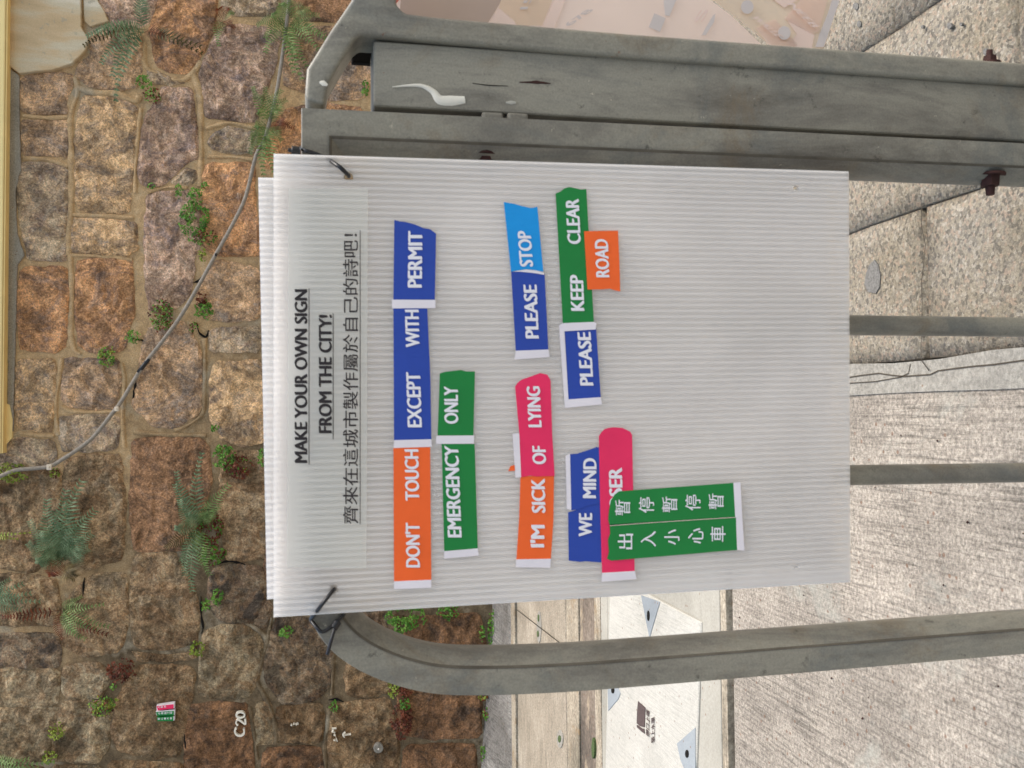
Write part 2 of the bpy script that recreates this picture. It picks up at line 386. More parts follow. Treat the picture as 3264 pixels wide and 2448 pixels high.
ST = [
 ('t', [(140,495),(330,472),(470,480),(468,560),(425,660),(440,730),(300,740),(140,725)]),
 ('t', [(140,770),(300,785),(440,780),(452,820),(432,1010),(300,1000),(150,1000)]),
 ('g', [(150,1040),(400,1055),(443,1110),(440,1320),(435,1500),(435,1680),(180,1660),(150,1500),(115,1290),(110,1130)]),
 ('t', [(600,205),(720,195),(900,220),(930,330),(905,470),(880,565),(740,585),(580,560),(490,500),(500,440),(575,360)]),
 ('p', [(640,-160),(1010,-160),(1010,0),(960,150),(900,180),(740,180),(690,110),(640,0)]),
 ('y', [(530,620),(640,622),(800,645),(878,690),(872,900),(852,1150),(832,1365),(650,1372),(515,1358),(478,1280),(482,1000),(492,800)]),
 ('y', [(470,1402),(700,1405),(880,1432),(880,1600),(800,1645),(620,1640),(452,1615)]),
 ('o', [(1020,-120),(1400,-120),(1395,60),(1370,200),(1290,370),(1205,480),(1105,470),(1005,430),(980,300),(955,200),(1005,90)]),
 ('g', [(950,440),(1090,500),(1190,535),(1100,552),(965,535)]),
 ('p', [(1040,562),(1232,572),(1255,700),(1268,900),(1268,1015),(1180,1060),(1070,1180),(1000,1200),(905,1180),(882,1100),(905,900),(932,750),(1010,650)]),
 ('g', [(1085,1180),(1200,1085),(1255,1100),(1268,1150),(1200,1195)]),
 ('p', [(945,1252),(1100,1225),(1190,1222),(1270,1245),(1290,1400),(1300,1560),(1240,1640),(1250,1760),(1215,1900),(1140,1975),(960,2000),(930,1800),(932,1500)]),
 ('g', [(1420,-140),(1800,-140),(1790,90),(1700,108),(1515,108),(1425,50)]),
 ('p', [(1400,205),(1500,162),(1700,180),(1805,215),(1760,450),(1700,600),(1650,785),(1480,775),(1315,755),(1295,640),(1272,520),(1295,420),(1350,305)]),
 ('g', [(1375,860),(1470,815),(1650,850),(1640,990),(1500,985),(1365,968),(1335,920)]),
 ('o', [(1315,1055),(1630,1045),(1640,1300),(1662,1560),(1670,1640),(1390,1640),(1315,1600),(1302,1400),(1292,1200)]),
 ('r', [(1870,-140),(2400,-140),(2380,0),(2250,130),(2110,140),(1880,120)]),
 ('t', [(1850,190),(2110,175),(2300,180),(2400,400),(2340,630),(2110,650),(1830,560),(1800,400)]),
 ('o', [(1845,700),(2080,665),(2330,700),(2330,1060),(1710,1100),(1690,960),(1765,800)]),
 ('o', s2([(130,112),(440,102),(450,300),(432,610),(370,645),(240,636),(130,630),(112,400)])),
 ('y', s2([(112,702),(350,695),(368,760),(342,1150),(280,1162),(105,1120),(98,900)])),
 ('g', s2([(20,1192),(350,1212),(372,1330),(330,1372),(100,1385),(-60,1400),(-60,1250)])),
 ('o', s2([(505,62),(700,42),(848,62),(858,200),(866,390),(800,635),(690,658),(560,652),(502,600),(482,350),(492,130)])),
 ('t', s2([(432,690),(620,692),(758,700),(788,800),(742,1005),(600,1018),(452,998),(398,940),(402,800)])),
 ('g', s2([(392,1062),(600,1042),(768,1060),(778,1130),(750,1268),(560,1288),(402,1280),(385,1200)])),
 ('t', s2([(960,500),(1180,445),(1248,560),(1288,650),(1298,900),(1278,1040),(1150,1128),(1000,1130),(852,1000),(870,870),(900,700),(930,560)])),
 ('r', s2([(855,1215),(1080,1192),(1300,1212),(1338,1280),(1345,1480),(1300,1700),(1240,1900),(870,1920),(840,1700),(850,1450)])),
 ('b', s3([(872,290),(1120,282),(1200,420),(1258,560),(1278,700),(1258,850),(1040,890),(872,870),(845,700),(852,450)])),
 ('t', s2([(1400,55),(1670,120),(1670,438),(1440,455),(1305,428),(1265,280),(1335,110)])),
 ('g', s2([(1345,502),(1670,482),(1670,648),(1345,648)])),
 ('y', s2([(1375,712),(1680,702),(1690,1000),(1690,1228),(1560,1255),(1425,1205),(1345,1080),(1345,850)])),
 ('b', s2([(1430,1290),(1690,1298),(1705,1650),(1710,1960),(1560,1975),(1450,1965),(1400,1655)])),
 ('b', s2([(-80,1440),(200,1420),(385,1400),(400,1650),(385,1950),(200,2060),(-80,1990)])),
 ('b', s2([(425,1335),(600,1310),(778,1312),(798,1650),(790,1960),(560,2030),(430,1950),(402,1650)])),
 ('b', s3([(-80,405),(345,445),(378,560),(372,735),(-80,730)])),
 ('b', s3([(560,435),(800,405),(822,600),(800,820),(758,900),(540,935),(405,850),(430,600)])),
 ('d', s3([(-80,800),(350,792),(388,900),(378,1000),(200,1012),(-80,1000)])),
 ('m', s3([(-80,1020),(376,1020),(368,1250),(-80,1262)])),
 ('m', s3([(-80,1275),(368,1265),(350,1400),(305,1560),(265,1605),(-80,1620)])),
 ('b', s3([(-80,1645),(270,1645),(300,1800),(250,1980),(-80,1980)])),
 ('m', s3([(422,1000),(640,985),(715,1060),(662,1150),(640,1195),(450,1205),(402,1140)])),
 ('m', s3([(402,1245),(560,1215),(718,1262),(690,1500),(640,1615),(345,1598),(335,1540),(388,1330)])),
 ('m', s3([(340,1645),(650,1650),(700,1800),(640,1990),(330,1980)])),
 ('b', s3([(862,900),(1050,935),(1250,905),(1248,955),(900,975)])),
 ('b', s3([(905,1005),(1200,1005),(1245,1055),(1228,1200),(1188,1300),(1178,1450),(1148,1560),(1000,1588),(762,1530),(715,1430),(752,1250),(820,1100)])),
 ('b', s3([(700,1610),(1000,1625),(1160,1630),(1170,1800),(1100,1990),(720,1980)])),
 ('d', s3([(1380,382),(1560,352),(1690,392),(1700,560),(1640,680),(1590,735),(1430,700),(1372,660),(1345,560),(1352,430)])),
 ('m', s3([(1312,782),(1420,745),(1560,742),(1650,802),(1688,880),(1668,1000),(1645,1110),(1588,1188),(1430,1208),(1285,1178),(1288,1000),(1295,850)])),
 ('r', s3([(1222,1262),(1400,1235),(1585,1252),(1598,1400),(1618,1620),(1590,1900),(1250,1900),(1200,1659),(1192,1500),(1212,1350)])),
 ('m', s3([(1645,1245),(1738,1245),(1758,1488),(1642,1498)])),
 ('d', s3([(1770,695),(2000,702),(2110,760),(2128,900),(2118,1100),(2050,1195),(1960,1235),(1800,1228),(1702,1080),(1695,950),(1732,850)])),
 ('b', s3([(1785,1262),(2050,1245),(2078,1330),(2058,1488),(1802,1490),(1772,1400)])),
 ('r', s3([(1690,1532),(2048,1524),(2078,1659),(2090,1950),(1680,1950)])),
 ('d', s3([(1640,705),(1700,560),(1745,620),(1700,760),(1660,760)])),
]
for code, p in ST: stone(p, code)
for code, p in [
 ('b', [(1112,2098),(1180,2112),(1238,2122),(1244,2200),(1170,2220),(1112,2212),(1102,2150)]),
 ('d', [(1110,1900),(1240,1915),(1272,2000),(1250,2070),(1190,2092),(1112,2078),(1092,1990)]),
 ('b', [(1066,2245),(1240,2228),(1262,2300),(1268,2380),(1262,2560),(1066,2560),(1044,2350)]),
 ('r', [(1295,1972),(1420,1962),(1525,1955),(1545,2060),(1535,2160),(1320,2172),(1282,2060)]),
 ('r', [(1275,2202),(1400,2192),(1530,2195),(1528,2345),(1400,2350),(1290,2340),(1268,2280)]),
 ('r', [(1288,2378),(1400,2372),(1515,2375),(1512,2560),(1282,2560)]),
 ]: stone(p, code, 's')
# remaining courses (behind the sign, below the cable, past the frame)
zc = -.02; row = 0
courses = [.34, .40, .37, .33, .40, .42, .38, .40]
pl0 = W(1900, 1623, WY)
while zc < 3.0:
    hgt = courses[row % len(courses)]; x = -3.8 + rnd.random()*.3
    while x < 4.5:
        wd = rnd.uniform(.26, .52); g = .022
        box = [(x+g, zc+g), (x+wd*.5, zc+g-rnd.uniform(0, .015)), (x+wd-g, zc+g), (x+wd-g+rnd.uniform(-.01, .01), zc+hgt*.5), (x+wd-g, zc+hgt-g), (x+wd*.45, zc+hgt-g+rnd.uniform(0, .015)), (x+g, zc+hgt-g), (x+g-rnd.uniform(-.01, .012), zc+hgt*.5)]
        test = box+[(x+wd*.5, zc+hgt*.5), (x+wd*.25, zc+hgt*.5), (x+wd*.75, zc+hgt*.5)]
        hit = any(inside(p, t) for p in test for t in TAKEN) or any(x < sum(q[0] for q in t)/len(t) < x+wd and zc < sum(q[1] for q in t)/len(t) < zc+hgt for t in TAKEN)
        if not hit and zc+hgt < 2.87:
            TAKEN.append(box)
            build_stone(box, rnd.choice('bbrdm' if (x < -.6 or zc < .9) else 'toypgt'))
        x += wd
    zc += hgt; row += 1
# plaster patches beside the coping
def patch(name, pts, mat, thick, par=wall, k=2.011, jit=.006):
    P = [W(x/k, y/k, WY) for x, y in pts]; R = []
    for i in range(len(P)):
        a, b = P[i], P[(i+1) % len(P)]; n = max(1, int((b-a).length/.03))
        for t in range(n):
            p = a.lerp(b, t/n); R.append(Vector((p.x+jit*mn.noise((p.x*25, p.z*25, 1)), WY-thick, p.z+jit*mn.noise((p.x*25, p.z*25, 7)))))
    return prism(name, R, Vector((0, thick+.03, 0)), mat, par, .004, 1)
patch('plaster_patch', [(100,-250),(528,-250),(530,190),(575,265),(562,340),(470,425),(340,465),(140,485),(72,440),(68,-250)], M['plaster'], .045)
patch('mortar_patch', [(545,-200),(625,-200),(625,0),(662,60),(705,150),(590,178),(545,150)], M['plaster'], .03)
patch('cement_strip', [(68,445),(132,492),(134,800),(142,1100),(105,1240),(118,1500),(165,1640),(120,1700),(112,2000),(98,2500),(92,2760),(55,2880),(58,2000),(62,1000)], M['graymortar'], .03)
# tan pointing ribbons standing proud of the joints
def ribbon(pts, wd, par=wall, k=2.011):
    P = smoothpath([W(x/k, y/k, WY) for x, y in pts], 6); V, Fc = [], []
    for i, p in enumerate(P):
        t = (P[min(i+1, len(P)-1)]-P[max(i-1, 0)]).normalized(); s_ = Vector((t.z, 0, -t.x)); hw = wd*1.15*(.8+.6*mn.noise((p.x*9, p.z*9, 4)))
        dy = .006*mn.noise((p.x*14, p.z*14, 2))
        for q, d in ((-1, .004), (-.8, -.0075), (0, -.0095), (.8, -.0075), (1, .004)): V.append(p+s_*hw*(q+.12*mn.noise((p.x*40, p.z*40, q*5)))+Vector((0, d+dy*.4-.013, 0)))
    for i in range(len(P)-1):
        for q in range(4): Fc.append((i*5+q, i*5+q+1, i*5+6+q, i*5+5+q))
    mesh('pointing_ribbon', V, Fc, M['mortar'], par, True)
for wd, p in [
 (.020, [(485,500),(500,600),(455,760),(462,1000),(462,1240),(455,1400),(440,1640)]),
 (.016, [(455,1640),(465,1900),(455,2120),(480,2240),(520,2270)]),
 (.020, [(490,560),(600,600),(740,605),(870,650),(895,620)]),
 (.013, [(150,745),(300,760),(440,755)]), (.013, [(155,1018),(300,1025),(440,1070)]),
 (.014, [(470,1380),(640,1388),(860,1400)]), (.013, [(450,1640),(640,1645),(850,1670)]),
 (.013, [(905,700),(885,900),(870,1100),(870,1240)]), (.016, [(930,280),(930,420),(1050,500),(1170,520),(1240,470),(1290,400)]),
 (.019, [(1240,480),(1285,620),(1285,800),(1290,1000),(1285,1200)]), (.014, [(950,1235),(1080,1205),(1200,1210)]),
 (.015, [(1320,830),(1420,800),(1500,795),(1650,830)]), (.012, [(1330,1010),(1480,1010),(1620,1025)]),
 (.013, s2([(1310,560),(1315,700),(1310,900),(1300,1040),(1200,1120),(1120,1150)])),
 (.013, s2([(860,1160),(1000,1175),(1180,1180),(1320,1185)])), (.014, s2([(780,720),(800,820),(790,1000),(790,1120),(800,1260)])),
 (.013, s2([(400,690),(370,900),(360,1050),(380,1180)])), (.012, s2([(395,1000),(480,1030),(620,1035),(740,1030)])),
 (.012, s2([(120,1165),(240,1180),(350,1185)])),
 (.013, s3([(1600,735),(1680,790),(1710,840),(1695,900),(1670,1000),(1650,1100),(1690,1180),(1740,1290),(1770,1420),(1770,1500)])),
 (.010, s3([(1740,690),(1720,800),(1700,850)])), (.010, s3([(1430,700),(1540,715),(1640,760)])),
 (.011, s3([(1600,1260),(1620,1380),(1640,1500),(1650,1600)])), (.012, s3([(2140,820),(2135,950),(2130,1100),(2125,1190)])),
 (.012, s3([(2110,1270),(2095,1400),(2080,1520),(2090,1700)])),
 ]: ribbon(p, wd)
# yellow coping
p0 = W(15, 1446, WY-.1); zt = W(14, 700, WY-.1).z
def box(name, x0, x1, y0, y1, z0, z1, mat, parent=None, bev=.004, seg=2):
    bm = bmesh.new(); bmesh.ops.create_cube(bm, size=1)
    for v in bm.verts: v.co = Vector((x0+(x1-x0)*(v.co.x+.5), y0+(y1-y0)*(v.co.y+.5), z0+(z1-z0)*(v.co.z+.5)))
    if bev: bevel(bm, bev, seg)
    return from_bm(name, bm, mat, parent)
zL, zR = W(2, 1446, WY-.1), W(18, 0, WY-.1); sl_c = (zR.z-zL.z)/(zR.x-zL.x); zE = zL.z+sl_c*(4.6-p0.x); xm_ = p0.x+.004
prism('coping', [Vector((p0.x, WY-.1, zL.z)), Vector((4.6, WY-.1, zE)), Vector((4.6, WY-.1, zt+.2)), Vector((p0.x, WY-.1, zt+.2))], Vector((0, .4, 0)), M['yellow'], wall, .008, 2)
prism('coping_underside', [Vector((xm_, WY-.094, zL.z-.010)), Vector((4.59, WY-.094, zE-.010)), Vector((4.59, WY-.094, zE-.002)), Vector((xm_, WY-.094, zL.z-.002))], Vector((0, .29, 0)), M['yellow_shade'], wall)
prism('flaking_paint', [W(x/2.011, (y+Y2)/2.011, WY-.04) for x, y in [(-20,960),(60,985),(78,1080),(74,1200),(20,1260),(-20,1290)]], Vector((0, .045, 0)), M['yellow'], wall, .003, 1)
box('coping_upper', -3.9, p0.x-.004, WY+.01, WY+.3, zt+.02, zt+.15, M['mortar'], wall, .01)

# painted / chalk marks on stones
def marks(name, strokes, wd, mat, conv, parent, Y=WY-.058):
    V, Fc = [], []
    for st in strokes:
        tap = name == 'crevice'
        P = smoothpath([W(*conv(x, y), Y) for x, y in st], 4); b = len(V)
        for i, p in enumerate(P):
            t = (P[min(i+1, len(P)-1)]-P[max(i-1, 0)]).normalized(); s_ = Vector((t.z, 0, -t.x)); h = wd*(.85+.4*mn.noise((p.x*60, p.z*60, 0)))*(max(.08, math.sin(math.pi*i/(len(P)-1)))*(1+1.1*mn.noise((p.x*35, p.z*35, 4))) if tap else 1)
            V += [p-s_*h, p+s_*h, p+s_*h*.9+Vector((0, .03, 0)), p-s_*h*.9+Vector((0, .03, 0))]
        for i in range(len(P)-1):
            o = b+4*i
            for k in range(4): Fc.append((o+k, o+(k+1) % 4, o+4+(k+1) % 4, o+4+k))
    return mesh(name, V, Fc, mat, parent)
cc = lambda x, y: (400+x/3.16, 2150+y/3.16)
el = [(1158+42*math.cos(t*.6283), 410+27*math.sin(t*.6283)) for t in range(11)]
prop(marks('painted_number', [[(1118,545),(1103,560),(1104,590),(1130,616),(1170,618),(1194,590),(1190,548)], [(1132,516),(1113,492),(1122,464),(1145,460),(1175,482),(1206,500),(1203,446)], el], .0058, M['chalk'], cc, wall), 'white hand-painted C 20 on a rusty stone')
c8 = lambda x, y: (880+x/7.37, 2250+y/7.37)
marks('chalk_arrow', [[(1760,680),(1650,686),(1560,692)], [(1632,635),(1590,662),(1562,692)], [(1562,692),(1585,720),(1610,745)]], .0028, M['chalk'], c8, wall)
marks('chalk_letters', [[(1420,540),(1310,542)], [(1310,542),(1350,580),(1312,620)], [(1312,620),(1390,625)], [(1370,650),(1395,722)], [(1350,690),(1400,715)], [(1350,820),(1400,820)], [(1370,795),(1385,830)], [(1405,752),(1438,842)]], .0022, M['chalk'], c8, wall)
marks('chalk_dashes', [[(340,455),(375,465)], [(405,440),(430,435)], [(462,450),(480,440)], [(505,440),(515,430)]], .004, M['chalk'], c8, wall)

# ------------------------------------------------------------------ vegetation on the wall
def wq(x, y, off=.05, k=2.011): return W(x/k, y/k, WY-off)
VEG = {}
def clump(x, y, rx, ry, mats, label, k=2.011, Y=None, dens=1.0, cat='fern', name='maidenhair_fern'):
    """little round leaflets on short wiry stems hanging out of a joint"""
    c = W(x/k, y/k, (Y or WY)-.03); sx = ry/k*Cp_scale(c); sz = rx/k*Cp_scale(c)
    root = empty(name, c, label, cat, 'small ferns rooted in the wall joints')
    for mi, (mat, frac) in enumerate(mats):
        V, Fc = [], []; n = int(max(14, 17000*sx*sz*3.14*frac*dens))
        for i in range(min(n, 1300)):
            a = rnd.random()*6.283; r = math.sqrt(rnd.random())*(1+.35*mn.noise((math.cos(a)*1.5+x, math.sin(a)*1.5+y, mi*3)))
            if mn.noise((math.cos(a)*r*2+x, math.sin(a)*r*2, y)) < -.22: continue
            p = c+Vector((math.cos(a)*r*sx, -.012-.05*rnd.random()*(1.1-r*.8), math.sin(a)*r*sz-.008))
            nrm = Vector((rnd.gauss(0, .5), -1, rnd.gauss(.45, .5))).normalized(); u = nrm.cross(Vector((rnd.gauss(0, 1), 0, rnd.gauss(0, 1)))).normalized(); v = nrm.cross(u)
            s_ = rnd.uniform(.005, .009); b = len(V)
            V += [p-u*s_, p-u*.4*s_+v*s_*.8, p+u*.5*s_+v*s_*.7, p+u*s_, p+u*.3*s_-v*s_*.7]; Fc.append((b, b+1, b+2, b+3, b+4))
        if V: prop(mesh('foliage', V, Fc, mat, root), kind='stuff')
    V, Fc = [], []
    for i in range(7):
        a = rnd.random()*6.283; e = c+Vector((math.cos(a)*sx*.7, -.03, math.sin(a)*sz*.7)); v, f = tube_geo([c+Vector((0, .02, 0)), c.lerp(e, .5)+Vector((0, -.015, .005)), e], .0012, 3)
        Fc += [tuple(q+len(V) for q in t) for t in f]; V += v
    mesh('stems', V, Fc, M['deadf'], root)
    return root
def Cp_scale(p): return (p-Cp).dot(Fv)/FPX
mg, my, md = M['maiden'], M['maideny'], M['deadf']
CL = [
 (915,530,48,48,[(mg,1)],'small round bright green maidenhair clump near the wall top, right of the plaster patch'),
 (970,620,55,50,[(mg,.5),(md,.5)],'half brown little fern just below the round bright green clump near the top'),
 (1245,1265,45,60,[(mg,1)],'narrow bright green tuft forming the upper tip of the largest maidenhair growth'),
 (1235,1410,105,105,[(mg,1)],'largest dense bright green maidenhair clump, on the pinkish stone right of the grey cable'),
 (1300,1520,75,65,[(mg,.5),(md,.4)],'reddish and green ragged tail under the largest maidenhair clump'),
 (1140,1225,26,45,[(mg,1)],'tiny upright green sprig beside the small grey wedge stone'),
 (1305,1200,24,28,[(mg,1)],'tiny green sprig in the joint above the largest maidenhair clump'),
 (965,1195,20,24,[(mg,1)],'tiny dark green tuft under the long pinkish stone'),
 (1290,1640,24,45,[(my,1)],'tiny yellow green sprig close to the cable, above the middle of the wall'),
 (1030,Y2+415,70,100,[(mg,.55),(md,.5)],'red and green little fern left of the cable halfway along it'),
 (1300,Y2+380,62,62,[(mg,1)],'bright green tuft right beside the cable, opposite the red and green one'),
 (1280,Y2+310,35,45,[(md,1)],'rusty dry tuft directly above the bright green tuft beside the cable'),
 (850,Y2+555,45,42,[(mg,1)],'small bright green sprig over a dark hole left of the cable'),
 (680,Y2+680,55,65,[(mg,.8),(my,.3)],'small leafy green rosette in the joint between two orange stones'),
 (1235,Y2+490,24,35,[(mg,.6),(md,.4)],'faint little green sprig in the black stained joint right of the cable'),
 (1370,Y2+1135,24,24,[(mg,1)],'tiny round green tuft low on the stone edge near the sign'),
 (1430,Y2+1320,70,85,[(mg,1)],'bright green clump left of the sign beside rusty fronds'),
 (1520,Y2+1380,85,75,[(md,1),(mg,.15)],'rusty brown dry clump touching the bright green one left of the sign'),
 (1675,Y2+1320,35,60,[(mg,1)],'green tuft peeping out from the edge of the milky sign'),
 (70,Y2+1420,110,60,[(my,1)],'yellow green clump on the cable by the pale clip at the top of the wall'),
 (350,Y2+1430,28,38,[(my,.7),(md,.4)],'tiny olive tuft just under the pale cable clip'),
 (1350,Y3+290,75,70,[(mg,1),(md,.3)],'bright green clump under the long fern left of the sign'),
 (1330,Y3+120,90,110,[(md,.8),(mg,.3)],'brown tangled dry fern cushion inside the long fern left of the sign'),
 (1385,Y3+560,38,55,[(mg,1)],'round leaved green sprig over the black crack left of the sign corner'),
 (1312,Y3+610,30,40,[(mg,1)],'darker small sprig just left of the round leaved one over the black crack'),
 (1258,Y3+890,50,48,[(my,1)],'compact yellow green tuft left of the big buff rounded stone'),
 (775,Y3+1030,85,85,[(md,1)],'rusty red dry clump in the joint left of the stone with the stickers'),
 (722,Y3+1130,18,24,[(mg,1)],'tiny green sprig under the rusty red dry clump'),
 (650,Y3+1255,85,60,[(my,.6),(mg,.4),(md,.2)],'spreading olive green clump between the grey stone and the stickers'),
 (355,Y3+1420,50,50,[(my,1)],'small yellow green clump on the left joint of the grey stone'),
 (312,Y3+1585,50,38,[(my,1)],'small yellow green clump at the lower left end of the grey stone'),
 (2130,Y3+1255,26,42,[(mg,1)],'dark green tuft growing out of the black hole near the curved railing'),
 ]
for x, y, rx, ry, mt, lb in CL: clump(x, y, rx, ry, mt, lb)
for x, y, rx, ry, mt, lb in [
 (1290,1965,60,48,[(mg,1)],'wide bright green clump just below the sign corner, inside the railing bend'),
 (1425,1945,32,28,[(mg,.9),(md,.2)],'small bright green clump right of the wide one under the sign edge'),
 (1562,2000,14,55,[(mg,1)],'long thin green strip of plants at the foot of the wall beside the railing'),
 (1532,2015,9,26,[(mg,1)],'narrow green tuft on the bottom stone at the foot of the wall'),
 (1248,2190,20,30,[(my,1)],'yellow green tuft just left of the railing bend'),
 (1282,2200,26,26,[(md,1)],'small rusty clump directly below the railing bend'),
 (1285,2240,18,22,[(mg,1)],'small green tuft between the two rusty clumps by the railing bend'),
 (1275,2295,40,50,[(md,1)],'largest rusty brown clump below the railing bend'),
 (1545,2275,12,22,[(mg,.8),(md,.3)],'tiny tuft at the wall foot below the railing'),
 (1534,2400,10,26,[(mg,1)],'small two leaved weed at the lower end of the wall foot'),
 (1535,2215,16,16,[(my,.7),(md,.4)],'mossy olive tuft at the wall foot right under the railing bar'),
 (905,2010,22,20,[(mg,1)],'tiny green tuft behind the lower left sign corner'),
 (1160,285,14,26,[(mg,1)],'small green plant seen through the gap between the railing arm and the post'),
 ]: clump(x, y, rx, ry, mt, lb, 1.0)
def frond(base, tip, sag, width, mat, parent, name='frond', k=2.011, n=24, lift=.05, curl=0):
    a = W(base[0]/k, base[1]/k, WY-.02); b = W(tip[0]/k, tip[1]/k, WY-lift); L = (b-a).length
    mid = a.lerp(b, .5)+Vector((0, -lift*.8, sag*L)); P = [((1-t)**2)*a+2*t*(1-t)*mid+t*t*b for t in [i/n for i in range(n+1)]]
    V, Fc = tube_geo(P[::3], .0013, 3)
    for i in range(2, n+1):
        t = i/n; d = (P[i]-P[i-1]).normalized(); out = Vector((0, -1, 0)); sd_ = d.cross(out).normalized()
        wl = width*(math.sin(min(1, t*1.15+.12)*math.pi*.93)**.75+.08)
        for sg in (-1, 1):
            q = P[i]; e = q+(sd_*sg*wl+d*wl*.45+out*wl*rnd.uniform(-.1, .35)-Vector((0, 0, wl*.25))); hw = d*max(.003, L/n*.24)
            m_ = q.lerp(e, .5)+out*.002+Vector((0, 0, .08*wl)); bb = len(V)
            V += [q-hw*.6, m_-hw, e, m_+hw, q+hw*.6]; Fc.append((bb, bb+1, bb+2, bb+3, bb+4))
    return mesh(name, V, Fc, mat, parent)
def fern(base, tips, label, mat='fern', width=.045, k=2.011, n=15):
    root = empty('fern', W(base[0]/k, base[1]/k, WY-.02), label, 'fern', 'long leaved ferns growing from the wall')
    for t in tips:
        mt = M[t[2]] if len(t) > 2 else M[mat]
        frond((base[0]+rnd.uniform(-12, 12), base[1]+rnd.uniform(-12, 12)), t[:2], .12, width*rnd.uniform(.8, 1.15), mt, root, 'frond', k, n, rnd.uniform(.07, .17))
    return root
fern((420,Y3+330), [(520,Y2+1480),(420,Y2+1540),(300,Y2+1600),(540,Y3+60),(190,Y3+80),(180,Y3+220),(230,Y3+330),(580,Y3+160),(560,Y3+250),(350,Y3+20),(440,Y3-30),(250,Y3+160),(600,Y3+10),(330,Y3+430,'deadf'),(480,Y3+440,'brownf'),(300,Y3+120)], 'largest blue green fern, spreading under the pale cable clip', width=.068, n=20)
fern((400,Y3+640), [(520,Y3+560),(660,Y3+610),(690,Y3+750),(620,Y3+770),(540,Y3+830),(480,Y3+790),(20,Y3+690,'deadf'),(680,Y3+800,'deadf'),(400,Y3+830,'deadf')], 'small pale green fan shaped fern with orange dry fronds below the largest fern', 'ferng', .04)
fern((-60,Y3+560), [(140,Y3+480),(250,Y3+590),(130,Y3+640),(60,Y3+450),(190,Y3+540)], 'blue green fern entering at the edge of the photo beside the largest fern', width=.04)
fern((-40,Y3+150), [(190,Y3+150,'maideny'),(110,Y3+190,'maideny')], 'yellow knobbly fern frond beside the largest blue green fern', 'maideny', .018, n=12)
fern((1730,800), [(1620,560),(1700,560),(1800,580),(1830,640),(1650,720),(1640,820),(1600,900),(1600,980),(1680,1000),(1800,900),(1850,800,'deadf'),(1760,1120),(1690,1140),(1800,700),(1880,820,'deadf'),(1720,930)], 'bushy mid green fern climbing round the grey cable above the sign', 'ferng', .045)
fern((1850,150), [(2040,100),(2080,220),(2050,330),(1960,420),(1880,460),(1700,330),(1650,160),(1740,100),(1980,60),(1900,380),(1700,240),(2100,260),(1860,-40),(1800,20),(1930,500)], 'soft green fern behind the cable next to the slanting railing arm', 'ferng', .05)
fern((920,200), [(540,290,'brownf'),(560,230),(720,480),(650,400),(760,150),(940,-20),(920,-60),(760,260),(1290,340,'brownf'),(1050,230,'deadf'),(740,640),(620,200),(1280,300,'brownf')], 'large airy fern between plaster patch and orange stone', 'fern', .045)
fern((1440,130), [(1400,60),(1480,60,'deadf'),(1380,210,'deadf'),(1500,180,'deadf'),(1400,290,'ferng'),(1500,90,'ferng')], 'dark rusty fern tuft on the edge of the orange stone', 'deadf', .035)
fern((1290,Y3+110), [(1130,Y2+1420),(1120,Y2+1500),(1290,Y2+1300),(1460,Y2+1500,'ferng'),(1340,Y2+1620,'ferng'),(1200,Y3+30),(1120,Y3+120),(1060,Y3+250,'brownf'),(1180,Y3+420),(1230,Y3+520),(1340,Y3+420,'ferng'),(1400,Y3-10,'ferng'),(1240,Y3+260,'ferng'),(1160,Y3+330),(1150,Y2+1600)], 'long trailing dark green fern left of the sign', 'fern', .05, n=18)
fern((-30,Y3+1590), [(180,Y3+1600),(340,Y3+1620),(240,Y3+1660)], 'faint dark green fern frond at the bottom corner of the wall', 'ferng', .03)

# ------------------------------------------------------------------ cable on the wall
cb = empty('wall_cable', wq(940, Y2+700), 'grey weathered cable sagging diagonally across the stone wall', 'cable')
path = [(1880,-300),(1852,0),(1832,200),(1792,480),(1760,650),(1700,880),(1640,1000),(1575,1260),(1485,1450),(1385,Y2+20),(1280,Y2+210),(1170,Y2+400),(1055,Y2+560),(945,Y2+700),(880,Y2+795),(780,Y2+960),(720,Y2+1040),(600,Y2+1190),(500,Y2+1270),(400,Y2+1335),(320,Y2+1380),(200,Y2+1395),(100,Y2+1405),(0,Y2+1445),(-100,Y2+1500)]
tube('cable', smoothpath([wq(x, y, .075) for x, y in path], 4), .0115, M['cable'], cb, 10)
tube('tape_wrap', [wq(955, Y2+690, .075), wq(920, Y2+735, .075), wq(885, Y2+780, .075)], [.0115, .0135, .0115], M['black'], cb, 10)
for x, y, s_ in ((318, Y2+1385, .02), (750, Y2+1012, .017), (1385, Y2+25, .010)):
    c = wq(x, y, .085); bm = bmesh.new(); bmesh.ops.create_cube(bm, size=1)
    for v in bm.verts: v.co = Vector((v.co.x*s_*1.6, v.co.y*.03, v.co.z*s_*1.3))
    bevel(bm, .003, 2); bmesh.ops.create_cone(bm, cap_ends=True, segments=10, radius1=.005, radius2=.004, depth=.012, matrix=Matrix.Translation((0, -.018, 0)) @ Matrix.Rotation(math.pi/2, 4, 'X'))
    bmesh.ops.transform(bm, matrix=Matrix.Translation(c), verts=bm.verts)
    from_bm('cable_clip', bm, M['clip'] if s_ > .012 else M['black'], cb)

marks('crevice', [[(x/2.011, y/2.011) for x, y in p_] for p_ in (s3([(1390,360),(1450,335),(1540,345),(1620,375)]), s3([(1287,560),(1290,680),(1302,760),(1288,800)]), s3([(2105,1225),(2160,1220),(2205,1238)]), s2([(872,830),(860,900),(850,970)]), s2([(1262,455),(1275,520),(1320,550),(1335,505)]), s2([(880,567),(922,572)]), s2([(1240,200),(1275,190),(1310,150)]), s3([(540,440),(530,560)]), s3([(1180,1440),(1190,1540)]))], .007, M['dark'], lambda x, y: (x, y), wall, WY-.021)
